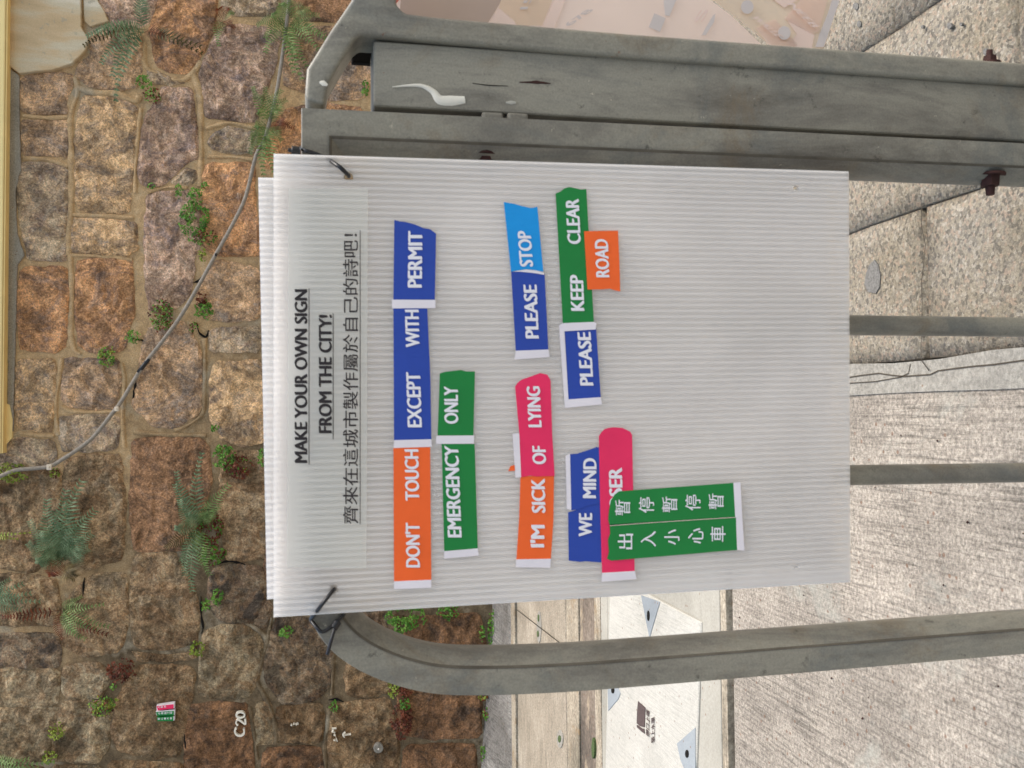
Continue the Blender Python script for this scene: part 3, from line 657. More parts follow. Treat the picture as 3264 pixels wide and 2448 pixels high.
# anchor bolt in the wall
ab = empty('wall_anchor', W(1207, 2388, WY), 'small shiny bolt head set in a grey mortar dab on the lower wall', 'bolt')
c = W(1207, 2388, WY-.07)
bm = bmesh.new(); bmesh.ops.create_uvsphere(bm, u_segments=14, v_segments=8, radius=.007); bmesh.ops.transform(bm, matrix=Matrix.Translation(c), verts=bm.verts); from_bm('bolt_head', bm, plain('bright_steel', (190,186,176), .25, .8), ab, True)
prism('mortar_dab', [c+Vector((math.cos(t*.52)*.03*(1+.35*mn.noise((t, 0, 0))), .012, math.sin(t*.52)*.03*(1+.35*mn.noise((t, 5, 0))))) for t in range(12)], Vector((0, .05, 0)), M['graymortar'], ab, .003, 1)

# ------------------------------------------------------------------ text
def glyph_mesh(body, offs):
    c = bpy.data.curves.new('t', 'FONT'); c.body = body; c.offset = offs; c.resolution_u = 4
    o = bpy.data.objects.new('t', c); COL.objects.link(o); bpy.context.view_layer.update()
    me = bpy.data.meshes.new_from_object(o.evaluated_get(bpy.context.evaluated_depsgraph_get()))
    V = [v.co.copy() for v in me.vertices]; F_ = [tuple(p.vertices) for p in me.polygons]
    bpy.data.objects.remove(o); bpy.data.curves.remove(c); bpy.data.meshes.remove(me); return V, F_
def lettering(body, s, e, cap, Y, mat, parent, offs=.028, cjk=False, pos=None, name='lettering'):
    """s, e: photo measurements of baseline start and end; cap: cap height"""
    V0, F0 = glyph_mesh(body, 0); V, F_ = [], []; lay = []
    for k_ in ((-1, 0, 1) if offs > .006 else (0,)):
        n0 = len(V); V += [Vector((v.x+k_*offs, v.y+(.3*offs*k_), 0)) for v in V0]; F_ += [tuple(n0+q for q in f) for f in F0]; lay += [k_]*len(V0)
    x0 = min(v.x for v in V); x1 = max(v.x for v in V); z0 = min(v.y for v in V) if cjk else 0; z1 = max(v.y for v in V) if cjk else .70
    if pos is None: pos = lambda x, y: W(x, y, Y)
    a, b = pos(*s), pos(*e); h0 = pos(s[0]-cap, s[1])-a; h1 = pos(e[0]-cap, e[1])-b
    out = []
    for li, v in enumerate(V):
        u = (v.x-x0)/(x1-x0); q = (v.y-z0)/(z1-z0); out.append(a.lerp(b, u)+h0.lerp(h1, u)*q+(Vector((0, -.00004*(lay[li]+1), 0)) if abs(a.y-b.y) < 1e-4 and abs(h0.y) < 1e-4 else Vector((0, 0, .0002*(lay[li]+1)))))
    return mesh(name, out, F_, mat, parent)

# stickers on the wall
sb = empty('wall_stickers', W(525, 2270, WY), 'small pink and green strip stickers with white writing on a stone', 'sticker')
YS = WY-.062
for pts, mt in [([(499,2249),(556,2241),(556.5,2257),(499,2263)], 'wtape'), ([(497,2267),(557,2262),(557,2279),(498,2280)], 'wtape'), ([(552,2284),(556,2283),(556,2296),(552,2297)], 'wtape')]:
    prism('border_strip', [W(x, y, YS) for x, y in pts], Vector((0, .04, 0)), M[mt], sb)
for pts, mt in [([(499.5,2251.5),(553,2245),(553,2258),(503,2264)], 'pink'), ([(497.5,2270),(554,2266),(554,2280),(500,2281)], 'green'), ([(500,2287),(552,2283),(552,2298),(502,2299)], 'green')]:
    prism('sticker_strip', [W(x, y, YS-.002) for x, y in pts], Vector((0, .04, 0)), M[mt], sb)
for ch, xs, y, sl_ in (('入暫停', (506, 515.5, 526), 2254, -.1), ('必路區工時', (507, 517, 527, 536.5, 546), 2274, -.07), ('留心擴大車', (506, 516, 526, 535, 545), 2291.5, -.05)):
    for i, k_ in enumerate(ch):
        yy = y+sl_*(xs[i]-506); lettering(k_, (xs[i]+3.6, yy+3.6), (xs[i]+3.6, yy-3.6), 7.2, YS-.004, M['wink'], sb, .02, True)

# ------------------------------------------------------------------ ground
def sheet(name, pts, z, mat, parent=None, kind=None, thick=.03, bev=.002):
    P = [Vector((x, y, z)) for x, y in pts]
    o = prism(name, P, Vector((0, 0, -thick)), mat, parent, bev, 1)
    if kind: o['kind'] = kind
    return o
XL, XR = -6.0, 6.5
me_ = sheet('ground', [(-40, -30), (40, -30), (40, 40), (-40, 40)], -.04, M['fillet'], None, 'structure', .05, 0)
pave = sheet('pavement', [(XL, -2), (.078, -2), (.078, 2.425), (XL, 2.425)], 0, M['brushed'], None, 'structure')
def band(name, ya, yb, mat, z=0, x0=XL, x1=XR): return sheet(name, [(x0, ya), (x1, ya), (x1, yb), (x0, yb)], z, mat, pave)
yg = lambda x: G(x, 2150).y
band('border_slab', yg(2300)+.006, yg(2234), M['smooth'], .001)
band('under_slab', yg(2240), yg(1930), M['smooth'], -.0015)
band('joint_edge', yg(2320), yg(2303), M['slab2'], .004)
band('border_slab', yg(1938), yg(1918), M['smooth'], .001)
band('worn_strip', yg(1916), yg(1897), M['slab2'], .002)
band('dark_strip', yg(1895), yg(1848), M['darkstrip'], -.003)
band('pale_strip', yg(1846), yg(1808), M['slab2'], .003)
band('tan_slab', yg(1804), yg(1650), M['slab'], 0, XL, G(1690, 1970).x)
band('tan_slab', yg(1804), yg(1650), M['slab'], .0015, G(1690, 1970).x+.3, XR)
# diagonal saw-cut slab between them
a, b = G(1649, 1943), G(1795, 2055)
pave2 = sheet('tan_slab', [(G(1690, 1970).x+.001, yg(1804)), (G(1690, 1970).x+.299, yg(1804)), (G(1690, 1970).x+.299, yg(1650)), (G(1690, 1970).x+.001, yg(1650))], 0.0005, M['slab'], pave)
def groove(pts, wd, z=.0045, mat='dark', nm='saw_cut'):
    P = [Vector((p.x, p.y, z)) for p in pts]; V, Fc = [], []
    for i, p in enumerate(P):
        t = (P[min(i+1, len(P)-1)]-P[max(i-1, 0)]).normalized(); n_ = Vector((-t.y, t.x, 0))*wd; V += [p-n_, p+n_]
    for i in range(len(P)-1): Fc.append((2*i, 2*i+2, 2*i+3, 2*i+1))
    return mesh(nm, V, Fc, M[mat], pave)
groove([a, b], .0028, .0045, 'crackm')
band('narrow_kerb', yg(1648), yg(1636), M['slab2'], .012)
# sloping grey fillet at the wall foot
V, Fc = [], []
n = 60
for i in range(n+1):
    x = XL+(XR-XL)*i/n
    top = max(.02, .035-.09*(x+1.3)) if x < -1.2 else .03
    top = min(top, .14)
    V += [(x, yg(1632), .0), (x, yg(1632)+.03, .012), (x, WY+.03, top), (x, WY+.03, -.05)]
for i in range(n):
    for k in range(3): Fc.append((4*i+k, 4*i+k+4, 4*i+k+5, 4*i+k+1))
mesh('wall_foot_fillet', V, Fc, M['fillet'], pave, False)
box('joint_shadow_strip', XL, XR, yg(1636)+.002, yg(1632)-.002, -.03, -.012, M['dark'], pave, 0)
# mossy drain slots
def blob(pts, z, mat, parent, nm, th=.006):
    P = [G(x, y) for x, y in pts]; return prism(nm, [Vector((p.x, p.y, z)) for p in P], Vector((0, 0, -th)), mat, parent, .001, 1)
for i, (cx_, cy_, rx_, ry_) in enumerate([(1720,1998,7,52), (1787,2355,10,30)]):
    blob([(cx_+rx_*math.cos(t*.5236), cy_+ry_*math.sin(t*.5236)) for t in range(12)], .0045, M['graymortar'], pave, 'drain_patch')
moss = plain('dark_green_moss', (78,92,60), .9, .1, .5, 150)
for cx_, cy_, rx_, ry_ in [(1720,1970,2.6,12), (1718,2020,3,11), (1787,2355,4.5,12)]:
    blob([(cx_+rx_*math.cos(t*.785)*rnd.uniform(.8, 1.1), cy_+ry_*math.sin(t*.785)) for t in range(8)], .0075, moss, pave, 'moss_slot')
prop(blob([(1898+4.5*math.cos(t*.785)*rnd.uniform(.7, 1.2), 2384+34*math.sin(t*.785)) for t in range(8)], .012, moss, None, 'moss_patch', .012), 'low strip of green moss beside the pale concrete panel', 'moss')
# pale panel with triangular pockets
panel = empty('concrete_cover', G(2090, 2250), 'pale brushed concrete cover with grey corner pockets and a dark stencilled emblem', 'drain cover')
pp = [G(1948, 1780), G(1990, 1800), G(2052, 1885), G(2150, 1937), G(2241, 1983), G(2224, 2448), G(2214, 2760), G(1922, 2760), G(1934, 2448)]
pp[0] = G(1950, 1830); pp[1] = G(2020, 1868)
prism('panel', [Vector((p.x, p.y, .006)) for p in pp], Vector((0, 0, -.04)), M['white'], panel, .003, 1)
q_ = [G(1940, 1700), G(2234, 1700), G(2236, 1978), G(2055, 1880), G(1946, 1822)]
prism('border_slab', [Vector((p.x, p.y, .0015)) for p in q_], Vector((0, 0, -.03)), M['smooth'], pave, 0)
for pts, sc, sl_ in [([(2050,1897),(2111,1918),(2096,1968),(2077,2034),(2064,1970)], (2075,1962), (4, 17)), ([(1943,2180),(1974,2186),(1984,2210),(1977,2228),(1945,2266)], (1961,2200), (5, 10)), ([(2224,2318),(2165,2369),(2176,2420),(2196,2470),(2224,2470)], (2199,2402), (5.5, 13))]:
    pk = prism('corner_pocket', [Vector((G(x, y).x, G(x, y).y, .0085)) for x, y in pts], Vector((0, 0, -.006)), M['pocket'], panel, .001, 1)
    prism('lifting_slot', [Vector((G(sc[0]+sl_[0]*math.cos(t*.6283), sc[1]+sl_[1]*math.sin(t*.6283)).x, G(sc[0]+sl_[0]*math.cos(t*.6283), sc[1]+sl_[1]*math.sin(t*.6283)).y, .0105)) for t in range(10)], Vector((0, 0, -.004)), M['dark'], pk)
gz = lambda x, y: Vector((G(x, y).x, G(x, y).y, .0085))
lc = lambda x, y: gz(2020+x/9.22, 2220+y/9.22)
em = prism('stencil_emblem', [lc(*p) for p in [(190,140),(400,325),(385,900),(300,880),(240,860),(180,800),(150,790),(165,400)]], Vector((0, 0, -.003)), M['logo'], panel)
prism('stencil_emblem', [lc(*p) for p in [(152,830),(200,850),(260,905),(320,940),(370,940),(385,1090),(300,1030),(155,900)]], Vector((0, 0, -.003)), M['logo'], panel)
for body, s_, e_ in (('帶口上嘴', (535, 1210), (535, 430)), ('築上水渠', (690, 1340), (690, 580))):
    a_, b_ = s_, e_
    lettering(body, (a_[0], a_[1]), (b_[0], b_[1]), 110, 0, M['logo'], panel, .03, True, lambda x, y: lc(x, y-(0 if x > 500 else 0)+ (x-535)*.85 if x < 640 else y+(x-690)*.85), 'stencil_lettering')
# granite blocks
gr = sheet('granite_steps', [(.11, -2), (XR, -2), (XR, 4.6), (.11, 4.6)], -.02, M['graymortar'], None, 'structure')
def gblock(x0, x1, y0, y1, z):
    bm = bmesh.new(); nx_, ny_ = 8, 12
    P = {}
    for j in range(ny_+1):
        for i in range(nx_+1):
            x = x0+(x1-x0)*i/nx_; y = y0+(y1-y0)*j/ny_
            if i in (0, nx_): x += .004*mn.noise((x*9, y*9, 3))
            if j in (0, ny_): y += .003*mn.noise((x*9, y*9, 8))
            dz = .0015*mn.noise((x*7, y*7, z)) - (.004 if i in (0, nx_) or j in (0, ny_) else 0)
            P[i, j] = bm.verts.new((x, y, z+dz))
    for j in range(ny_):
        for i in range(nx_): bm.faces.new((P[i, j], P[i+1, j], P[i+1, j+1], P[i, j+1]))
    ed = [e for e in bm.edges if e.is_boundary]; r = bmesh.ops.extrude_edge_only(bm, edges=ed)
    for v in [g for g in r['geom'] if isinstance(g, bmesh.types.BMVert)]: v.co.z = z-.08
    return from_bm('granite_block', bm, M['granite'], gr, True)
for ya, yb in ((-.2, .60), (.61, 1.553), (1.572, 2.55), (2.56, 3.5), (3.51, 4.4)): gblock(.106, .388, ya, yb, .004)
for ya, yb in ((.2, 1.3), (1.31, 1.93), (1.938, 2.7), (2.71, 3.6)): gblock(.391, .752, ya, yb, .009)
for ya, yb in ((.4, 1.62), (1.628, 2.6), (2.61, 3.6)): gblock(.755, 1.3, ya, yb, .015)
for ya, yb in ((.4, 1.9), (1.91, 3.0)): gblock(1.303, 2.0, ya, yb, .02)
# cracked mortar between concrete and granite
V = []; Fc = []
for i in range(41):
    y = -1+5.6*i/40; V += [(.042+.01*mn.noise((y*5, 0, 0)), y, .0042), (.105+.012*mn.noise((y*7, 3, 0)), y, .0062)]
for i in range(40): Fc.append((2*i, 2*i+1, 2*i+3, 2*i+2))
mesh('mortar_joint', V, Fc, M['graymortar'], pave)
cr1 = [(2708,1200),(2760,1192),(2810,1186),(2850,1192),(2890,1196),(2945,1192),(2975,1190),(3000,1178),(3060,1170),(3110,1164),(3180,1158),(3264,1146),(3400,1130)]
groove([G(x, y+4) for x, y in cr1], .0013, .0068, 'crackm', 'crack')
groove([G(x, y) for x, y in [(2952,655),(2950,720),(2963,780),(2957,850),(2950,900),(2953,960),(2952,1050),(2948,1110),(2951,1150),(2975,1182)]], .0011, .0088, 'crackm', 'crack')
groove([G(x, y) for x, y in [(2708,1222),(2800,1216),(2880,1202),(2905,1190),(2912,1160)]], .001, .0068, 'crackm', 'crack')
incl = plain('dark_grey_inclusion', (112,110,106), .9, .2, .4, 240)
def incl_(pts, z, mt): prism('dark_inclusion', [Vector((G(x, y).x, G(x, y).y, z)) for x, y in pts], Vector((0, 0, -.005)), mt, gr)
incl_([(2796,828),(2808,845),(2815,880),(2812,915),(2800,935),(2775,930),(2764,905),(2770,870),(2780,845)], .0066, incl)
for x, y, r in ((2752,22,10), (2762,78,9), (3052,85,9), (3170,168,10), (2966,88,5), (3090,80,5)):
    incl_([(x+r*math.cos(t*.9)*rnd.uniform(.7, 1.1), y+r*1.2*math.sin(t*.9)) for t in range(7)], .0176, incl)

# pebbles / leaf bits on the concrete
deb = empty('pebble_litter', G(2900, 2000), 'scattered tiny brown chips and leaf crumbs on the brushed concrete', 'litter')
V, Fc = [], []
for i in range(110):
    x, y = rnd.uniform(-1.6, .0), rnd.uniform(1.2, 2.4); r = rnd.uniform(.0012, .0032); b = len(V)
    V += [(x+r, y, .003), (x, y+r, .003), (x-r, y, .003), (x, y-r, .003), (x, y, .003+r*1.2)]
    Fc += [(b, b+1, b+4), (b+1, b+2, b+4), (b+2, b+3, b+4), (b+3, b, b+4)]
prop(mesh('chips', V, Fc, M['rust'], deb), kind='stuff')

# ------------------------------------------------------------------ railings
RY = 1.05
rail = empty('metal_railing', Vector((W(3264, 1500, RY).x, RY+.02, 0)), 'grey green steel railing panel with one rounded corner, carrying the milky sign', 'railing')
# frame: profile swept along the centre line in the plane of the railing
fp = [(3900,1962),(3264,2010),(2600,2063),(2000,2110),(1780,2125),(1610,2132),(1480,2133)]
fp = fp+[(1400,2129),(1330,2117),(1253,2094),(1180,2062),(1118,2020),(1072,1965),(1045,1890),(1036,1800),(1034,1700)]
fc = [W(x, y, RY) for x, y in fp]
fc = [fc[0]] + smoothpath(fc[1:], 4)
fc[0] = Vector((fc[1].x-.002, RY, 0.0)); 
zr = W(1034, 1700, RY).z
fc = fc+[Vector((W(1034, 1000, RY).x, RY, zr+.001))]
cR = W(1100, 436, RY); cR2 = W(3264, 524, RY)
fc += [Vector((cR.x, RY, zr+.001)), Vector((cR2.x, RY, 0))]
hw = .0235
prof = [(hw*.96, -.022), (hw, -.018), (hw, .018), (hw*.8, .022), (-hw*.8, .022), (-hw, .016), (-hw, .002), (-hw*.86, -.006), (-hw*.30, -.0205), (-hw*.12, -.022)]
V, Fc = [], []; npf = len(prof)
for i, p in enumerate(fc):
    t0 = (p-fc[i-1]).normalized() if i else None; t1 = (fc[i+1]-p).normalized() if i < len(fc)-1 else None
    t0 = t0 or t1; t1 = t1 or t0; t = (t0+t1).normalized(); sc_ = 1/max(.5, t.dot(t1))
    s_ = Vector((-t.z, 0, t.x))   # outward
    for (u, d) in prof: V.append(p+s_*u*sc_+Vector((0, d, 0)))
for i in range(len(fc)-1):
    for k in range(npf): Fc.append((i*npf+k, i*npf+(k+1) % npf, (i+1)*npf+(k+1) % npf, (i+1)*npf+k))
fr = mesh('frame', V, Fc, M['steel'], rail)
fr.data.polygons.foreach_set('use_smooth', [True]*len(fr.data.polygons)); fr.data.set_sharp_from_angle(angle=math.radians(28))
V2, F2 = [], []
for i, p in enumerate(fc):
    t0 = (p-fc[i-1]).normalized() if i else None; t1 = (fc[i+1]-p).normalized() if i < len(fc)-1 else None
    t0 = t0 or t1; t1 = t1 or t0; t = (t0+t1).normalized(); sc_ = 1/max(.5, t.dot(t1)); s_ = Vector((-t.z, 0, t.x))
    wv = .0001+.0003*(1+1.5*mn.noise((p.x*30, p.z*9, 0)))
    for u, d in ((-hw*.36-wv, -.0196), (-hw*.32, -.0209), (-hw*.28+wv, -.0215)): V2.append(p+s_*u*sc_+Vector((0, d-.0003, 0)))
for i in range(len(fc)-1):
    for k in range(2): F2.append((3*i+k, 3*i+k+1, 3*i+k+4, 3*i+k+3))
mesh('grime_line', V2, F2, plain('brown_grime', (98,92,82), .9, .1, .3, 25), rail)
for yt, yb in ((1041, 1043), (1505, 1506)):
    a_, b_ = W(2712, yt, RY+.012), W(3264, yb, RY+.012); d = (b_-a_).normalized()
    tube('infill_bar', [a_+d*((a_.z-zr)/-d.z)*-1 if False else Vector((a_.x, a_.y, zr)), Vector(b_), Vector((b_.x, b_.y, 0))], .0127, M['steel'], rail, 20)
# bolts
def bolt(c, axis, r, parent, mat='rust', name='bolt'):
    bm = bmesh.new(); R = axis.to_track_quat('Z', 'Y').to_matrix().to_4x4()
    bmesh.ops.create_cone(bm, cap_ends=True, segments=16, radius1=r*1.5, radius2=r*1.5, depth=.003, matrix=R)
    bmesh.ops.create_cone(bm, cap_ends=True, segments=6, radius1=r, radius2=r*.92, depth=r*1.1, matrix=R @ Matrix.Translation((0, 0, r*.6)))
    bmesh.ops.create_cone(bm, cap_ends=True, segments=12, radius1=r*.5, radius2=r*.42, depth=r*1.1, matrix=R @ Matrix.Translation((0, 0, r*1.5)))
    bmesh.ops.transform(bm, matrix=Matrix.Translation(c), verts=bm.verts); return from_bm(name, bm, M[mat], parent)
bolt(W(3155, 566, RY-.003)+Vector((.003, 0, 0)), Vector((-1, 0, 0)), .0125, rail)
bolt(W(1545, 498, RY+.0), Vector((-1, -.15, 0)), .010, rail)
# gate post (square hollow section) just right of the panel
pf = RY-.012
post = empty('steel_post', Vector((W(3264, 362, pf).x, pf+.03, 0)), 'flat grey green steel post with a white paint smear, between the two railing panels', 'post')
tl, tr_, bl, br = W(1190, 338, pf), W(1190, 128, pf), W(3264, 446, pf), W(3264, 273, pf)
zt_ = tl.z
bm = bmesh.new()
fr_ = [Vector((tl.x, pf, zt_)), Vector((tr_.x, pf, zt_)), Vector((br.x, pf, 0)), Vector((bl.x, pf, 0))]
a = [bm.verts.new(p) for p in fr_]; b = [bm.verts.new(p+Vector((0, .055, 0))) for p in fr_]
bm.faces.new(a); bm.faces.new(b[::-1])
for i in range(4): bm.faces.new((a[i], b[i], b[(i+1) % 4], a[(i+1) % 4]))
bmesh.ops.recalc_face_normals(bm, faces=bm.faces); bevel(bm, .004, 3)
o = from_bm('post_body', bm, M['steel'], post, True); o.data.set_sharp_from_angle(angle=math.radians(35))
def strip(name, pts, wds, Y, th, mat, parent):
    P = smoothpath([W(x, y, Y) for x, y in pts], 5); V, Fc = [], []; n = len(P)
    for i, p in enumerate(P):
        u = i/(n-1)*(len(wds)-1); k = min(int(u), len(wds)-2); wd = wds[k]+(wds[k+1]-wds[k])*(u-k)
        t = (P[min(i+1, n-1)]-P[max(i-1, 0)]).normalized(); s_ = Vector((t.z, 0, -t.x))*wd
        V += [p-s_, p-s_*.6-Vector((0, th, 0)), p+s_*.6-Vector((0, th, 0)), p+s_]
    for i in range(n-1):
        for k in range(3): Fc.append((4*i+k, 4*i+k+1, 4*i+k+5, 4*i+k+4))
    return mesh(name, V, Fc, mat, parent, True)
strip('paint_smear', [(1250,278),(1300,273),(1345,274),(1380,292),(1402,318),(1440,321),(1482,318)], [.0004,.0015,.0022,.0035,.0055,.0058,.004], pf-.0003, .0012, M['smear'], post)
strip('paint_spot', [(1612,327),(1630,327),(1645,328)], [.001,.0024,.0012], pf-.0003, .0004, M['spot'], post)
strip('scratch', [(1505,265),(1560,272),(1620,274)], [.0003,.0006,.0003], pf-.0003, .0003, M['dark'], post)
strip('knot_mark', [(1655,262),(1690,262),(1710,262),(1755,266)], [.0004,.0012,.002,.0004], pf-.0003, .0003, M['rust'], post)
for x, y in ((1567, 380), (1647, 382)):
    c = W(x, y, pf+.004); box('hinge_knuckle', c.x-.008, c.x+.006, pf-.004, pf+.02, c.z-.012, c.z+.012, M['steel'], post, .003)
# neighbouring railing panel with slanting arm
ry2 = RY-.02
rail2 = empty('metal_railing', Vector((W(3264, 235, ry2).x, ry2+.03, 0)), 'right hand steel railing panel with a thick slanting arm at its top', 'railing')
out2 = [(1190,-420),(1120,0),(1054,96),(978,218),(972,300),(976,318),(1034,336),(1046,268),(1090,190),(1130,126),(1150,110),(1200,113),(2000,182),(3264,269)]
P2 = [W(x, y, ry2) for x, y in out2]
pe = [W(x, y, ry2) for x, y in [(3264,200),(2000,106),(1397,54),(1290,40),(1262,10),(1330,-420)]]
P2 += [Vector((P2[-1].x, ry2, 0)), Vector((pe[0].x, ry2, 0))]+pe
o = prism('arm_and_bar', P2, Vector((0, .055, 0)), M['steel'], rail2, .005, 3, True); o.data.set_sharp_from_angle(angle=math.radians(40))
bolt(W(3155, 205, ry2+.02), Vector((1, 0, 0)), .009, rail2)
box('gap_shade_sheet', W(1150, 205, RY+.05).x, W(1150, 110, RY+.05).x, RY+.046, RY+.056, W(1190, 200, RY+.05).z-.3, W(1120, 200, RY+.05).z, M['dark'], rail2, .002)  # dark sheet added to paint the shade of the black gap by the arm
strip('paint_chip', [(1018,262),(1030,265),(1044,272)], [.0008,.0032,.0012], ry2-.0003, .0005, M['smear'], rail2)

# ------------------------------------------------------------------ corrugated plastic sign
BY = 1.012
def board_sheet(cs, Y, holes, name, mat, parent):
    cu = bpy.data.curves.new('b', 'CURVE'); cu.dimensions = '2D'; cu.fill_mode = 'BOTH'
    def poly(pts):
        sp = cu.splines.new('POLY'); sp.points.add(len(pts)-1); sp.use_cyclic_u = True
        for i, (x, z) in enumerate(pts): sp.points[i].co = (x, z, 0, 1)
    poly(cs)
    for (hx, hz, r) in holes: poly([(hx+r*math.cos(t*.3927), hz+r*math.sin(t*.3927)) for t in range(16)])
    o = bpy.data.objects.new('b', cu); COL.objects.link(o); bpy.context.view_layer.update()
    me = bpy.data.meshes.new_from_object(o.evaluated_get(bpy.context.evaluated_depsgraph_get()))
    V = [(v.co.x, Y, v.co.y) for v in me.vertices]; F_ = [tuple(p.vertices) for p in me.polygons]
    bpy.data.objects.remove(o); bpy.data.curves.remove(cu)
    return mesh(name, V, F_, mat, parent)
def corr(corners, Y, thick, holes, parent, pitch=.0066):
    Pc = [W(x, y, Y) for x, y in corners]  # TL TR BR BL upright
    cs = [(p.x, p.z) for p in Pc]
    hs = [(W(x, y, Y).x, W(x, y, Y).z, r) for x, y, r in holes]
    board_sheet(cs, Y, hs, 'front_sheet', M['pc'], parent); board_sheet(cs, Y+thick, hs, 'back_sheet', M['pc'], parent)
    TL, TR, BR, BL = Pc; wd = (TR-TL).length; n = int(wd/pitch); V, Fc = [], []
    for i in range(n+1):
        u = i/n; a_, b_ = TL.lerp(TR, u), BL.lerp(BR, u)
        segs = [(0., 1.)]
        for hx, hz, r in hs:
            xm = a_.x+(b_.x-a_.x)*((a_.z-hz)/(a_.z-b_.z))
            if abs(xm-hx) < r:
                h_ = math.sqrt(r*r-(xm-hx)**2)/(a_.z-b_.z); t = (a_.z-hz)/(a_.z-b_.z)
                segs = [s for (s0, s1) in segs for s in ([(s0, t-h_), (t+h_, s1)] if s0 < t < s1 else [(s0, s1)])]
        for s0, s1 in segs:
            p, q = a_.lerp(b_, s0), a_.lerp(b_, s1); k = len(V)
            # I-shaped flute wall, flared where it meets the two skins
            for dy, dx in ((.0004, -.0012), (.0010, -.0003), (thick-.0010, -.0003), (thick-.0004, -.0012)):
                V += [p+Vector((dx, dy, 0)), q+Vector((dx, dy, 0))]
            for dy, dx in ((.0004, .0012), (.0010, .0003), (thick-.0010, .0003), (thick-.0004, .0012)):
                V += [p+Vector((dx, dy, 0)), q+Vector((dx, dy, 0))]
            for s_ in (0, 8):
                for j in range(3): Fc.append((k+s_+2*j, k+s_+2*j+1, k+s_+2*j+3, k+s_+2*j+2))
    prop(mesh('flutes', V, Fc, M['pcrib'], parent), kind='stuff')
sign = empty('corrugated_sign', Vector((W(2706, 1200, BY).x, BY, W(2706, 1200, BY).z)), 'front milky corrugated plastic board covered in coloured word tapes and a printed heading', 'sign')
corr([(872,1964),(872,493),(2706,549),(2711,1852)], BY, .005, [(1111,563,.0052), (1064,1879,.0045), (2538,600,.0036), (2538,1803,.0036)], sign)
sign2 = empty('corrugated_sign', Vector((W(2600, 1200, BY+.009).x, BY+.009, W(2600, 1200, BY+.009).z)), 'second blank milky plastic board hanging behind the front one, its top edge showing', 'sign')
corr([(851,1907),(823,569),(2640,610),(2660,1800)], BY+.009, .005, [], sign2)
TY = BY-.0008
def tlabel(polys, label, z=0):
    """polys: list of (outline, material); the first is the tape, others its bare white ends"""
    first = None
    for i, (pts, mt) in enumerate(polys):
        y = TY-.0005*z-.0002*i
        P = [W(px, py, y) for px, py in pts]
        o = prism('tape_label' if i == 0 else 'tape_end', P, Vector((0, .0002, 0)), M[mt], sign if i == 0 else first)
        if i == 0: first = prop(o, label)
    return first
def words(lst, par, z=0, offs=.042, mat='wink'):
    for body, s, e, cap in lst: lettering(body, s, e, cap, TY-.0005*z-.0006, M[mat], par, offs)
t = tlabel([([(1254,1428),(1371,1425),(1375,1848),(1256,1853)], 'orange'), ([(1256,1853),(1375,1848),(1375,1873),(1256,1878)], 'wtape')], 'orange tape reading DON\'T TOUCH')
words([("DON'T", (1338,1809), (1337,1666), 44), ('TOUCH', (1336,1596), (1333,1432), 44)], t)
t = tlabel([([(1254,983),(1362,983),(1372,1210),(1375,1400),(1256,1403)], 'blue'), ([(1256,1403),(1375,1400),(1377,1424),(1255,1428)], 'wtape')], 'blue tape reading EXCEPT WITH')
words([('EXCEPT', (1344,1362), (1339,1186), 45), ('WITH', (1337,1107), (1334,987), 44)], t)
t = tlabel([([(1257,701),(1275,706),(1290,707),(1324,716),(1350,727),(1372,731),(1390,745),(1386,955),(1254,955)], 'blue'), ([(1249,955),(1388,956),(1388,982),(1250,983)], 'wtape')], 'torn blue tape reading PERMIT')
words([('PERMIT', (1344,917), (1346,736), 45)], t)
t = tlabel([([(1408,1415),(1513,1415),(1523,1748),(1416,1757)], 'green'), ([(1416,1757),(1523,1748),(1526,1771),(1416,1781)], 'wtape')], 'green tape reading EMERGENCY')
words([('EMERGENCY', (1471,1713), (1460,1420), 44)], t)
t = tlabel([([(1402,1190),(1420,1185),(1455,1181),(1469,1179),(1485,1184),(1514,1184),(1509,1388),(1395,1388)], 'green'), ([(1391,1389),(1511,1388),(1511,1414),(1390,1415)], 'wtape')], 'green tape reading ONLY')
words([('ONLY', (1460,1351), (1459,1231), 44)], t)
t = tlabel([([(1606,644),(1640,650),(1657,655),(1690,663),(1700,662),(1713,659),(1722,760),(1732,866),(1700,860),(1676,858),(1650,862),(1629,866),(1618,760)], 'lblue')], 'sky blue torn tape reading STOP', 1)
words([('STOP', (1699,850), (1691,736), 42)], t, 1)
t = tlabel([([(1629,862),(1736,872),(1748,1114),(1644,1118)], 'blue'), ([(1644,1118),(1748,1114),(1752,1138),(1640,1146)], 'wtape'), ([(1632,866),(1676,859),(1710,862),(1734,870),(1734,876),(1700,870),(1660,866)], 'wtape')], 'upper blue tape reading PLEASE under the word STOP')
words([('PLEASE', (1717,1079), (1710,907), 42)], t)
t = tlabel([([(1771,617),(1785,611),(1800,600),(1815,596),(1834,600),(1850,604),(1869,603),(1880,800),(1893,1026),(1794,1030)], 'green'), ([(1784,1036),(1794,1030),(1893,1026),(1901,1030),(1899,1050),(1798,1056)], 'wtape')], 'green tape reading KEEP CLEAR', 1)
words([('KEEP', (1862,991), (1858,876), 42), ('CLEAR', (1851,778), (1844,633), 42)], t, 1)
t = tlabel([([(1800,1050),(1900,1044),(1915,1266),(1812,1273)], 'blue'), ([(1782,1037),(1797,1031),(1812,1273),(1915,1266),(1919,1289),(1801,1300)], 'wtape')], 'lower blue tape reading PLEASE with a white margin')
words([('PLEASE', (1891,1229), (1882,1058), 42)], t)
t = tlabel([([(1862,737),(1970,735),(1974,830),(1977,929),(1962,926),(1945,920),(1925,922),(1873,923)], 'orange')], 'short orange tape reading ROAD', 3)
words([('ROAD', (1942,884), (1937,762), 42)], t, 3)
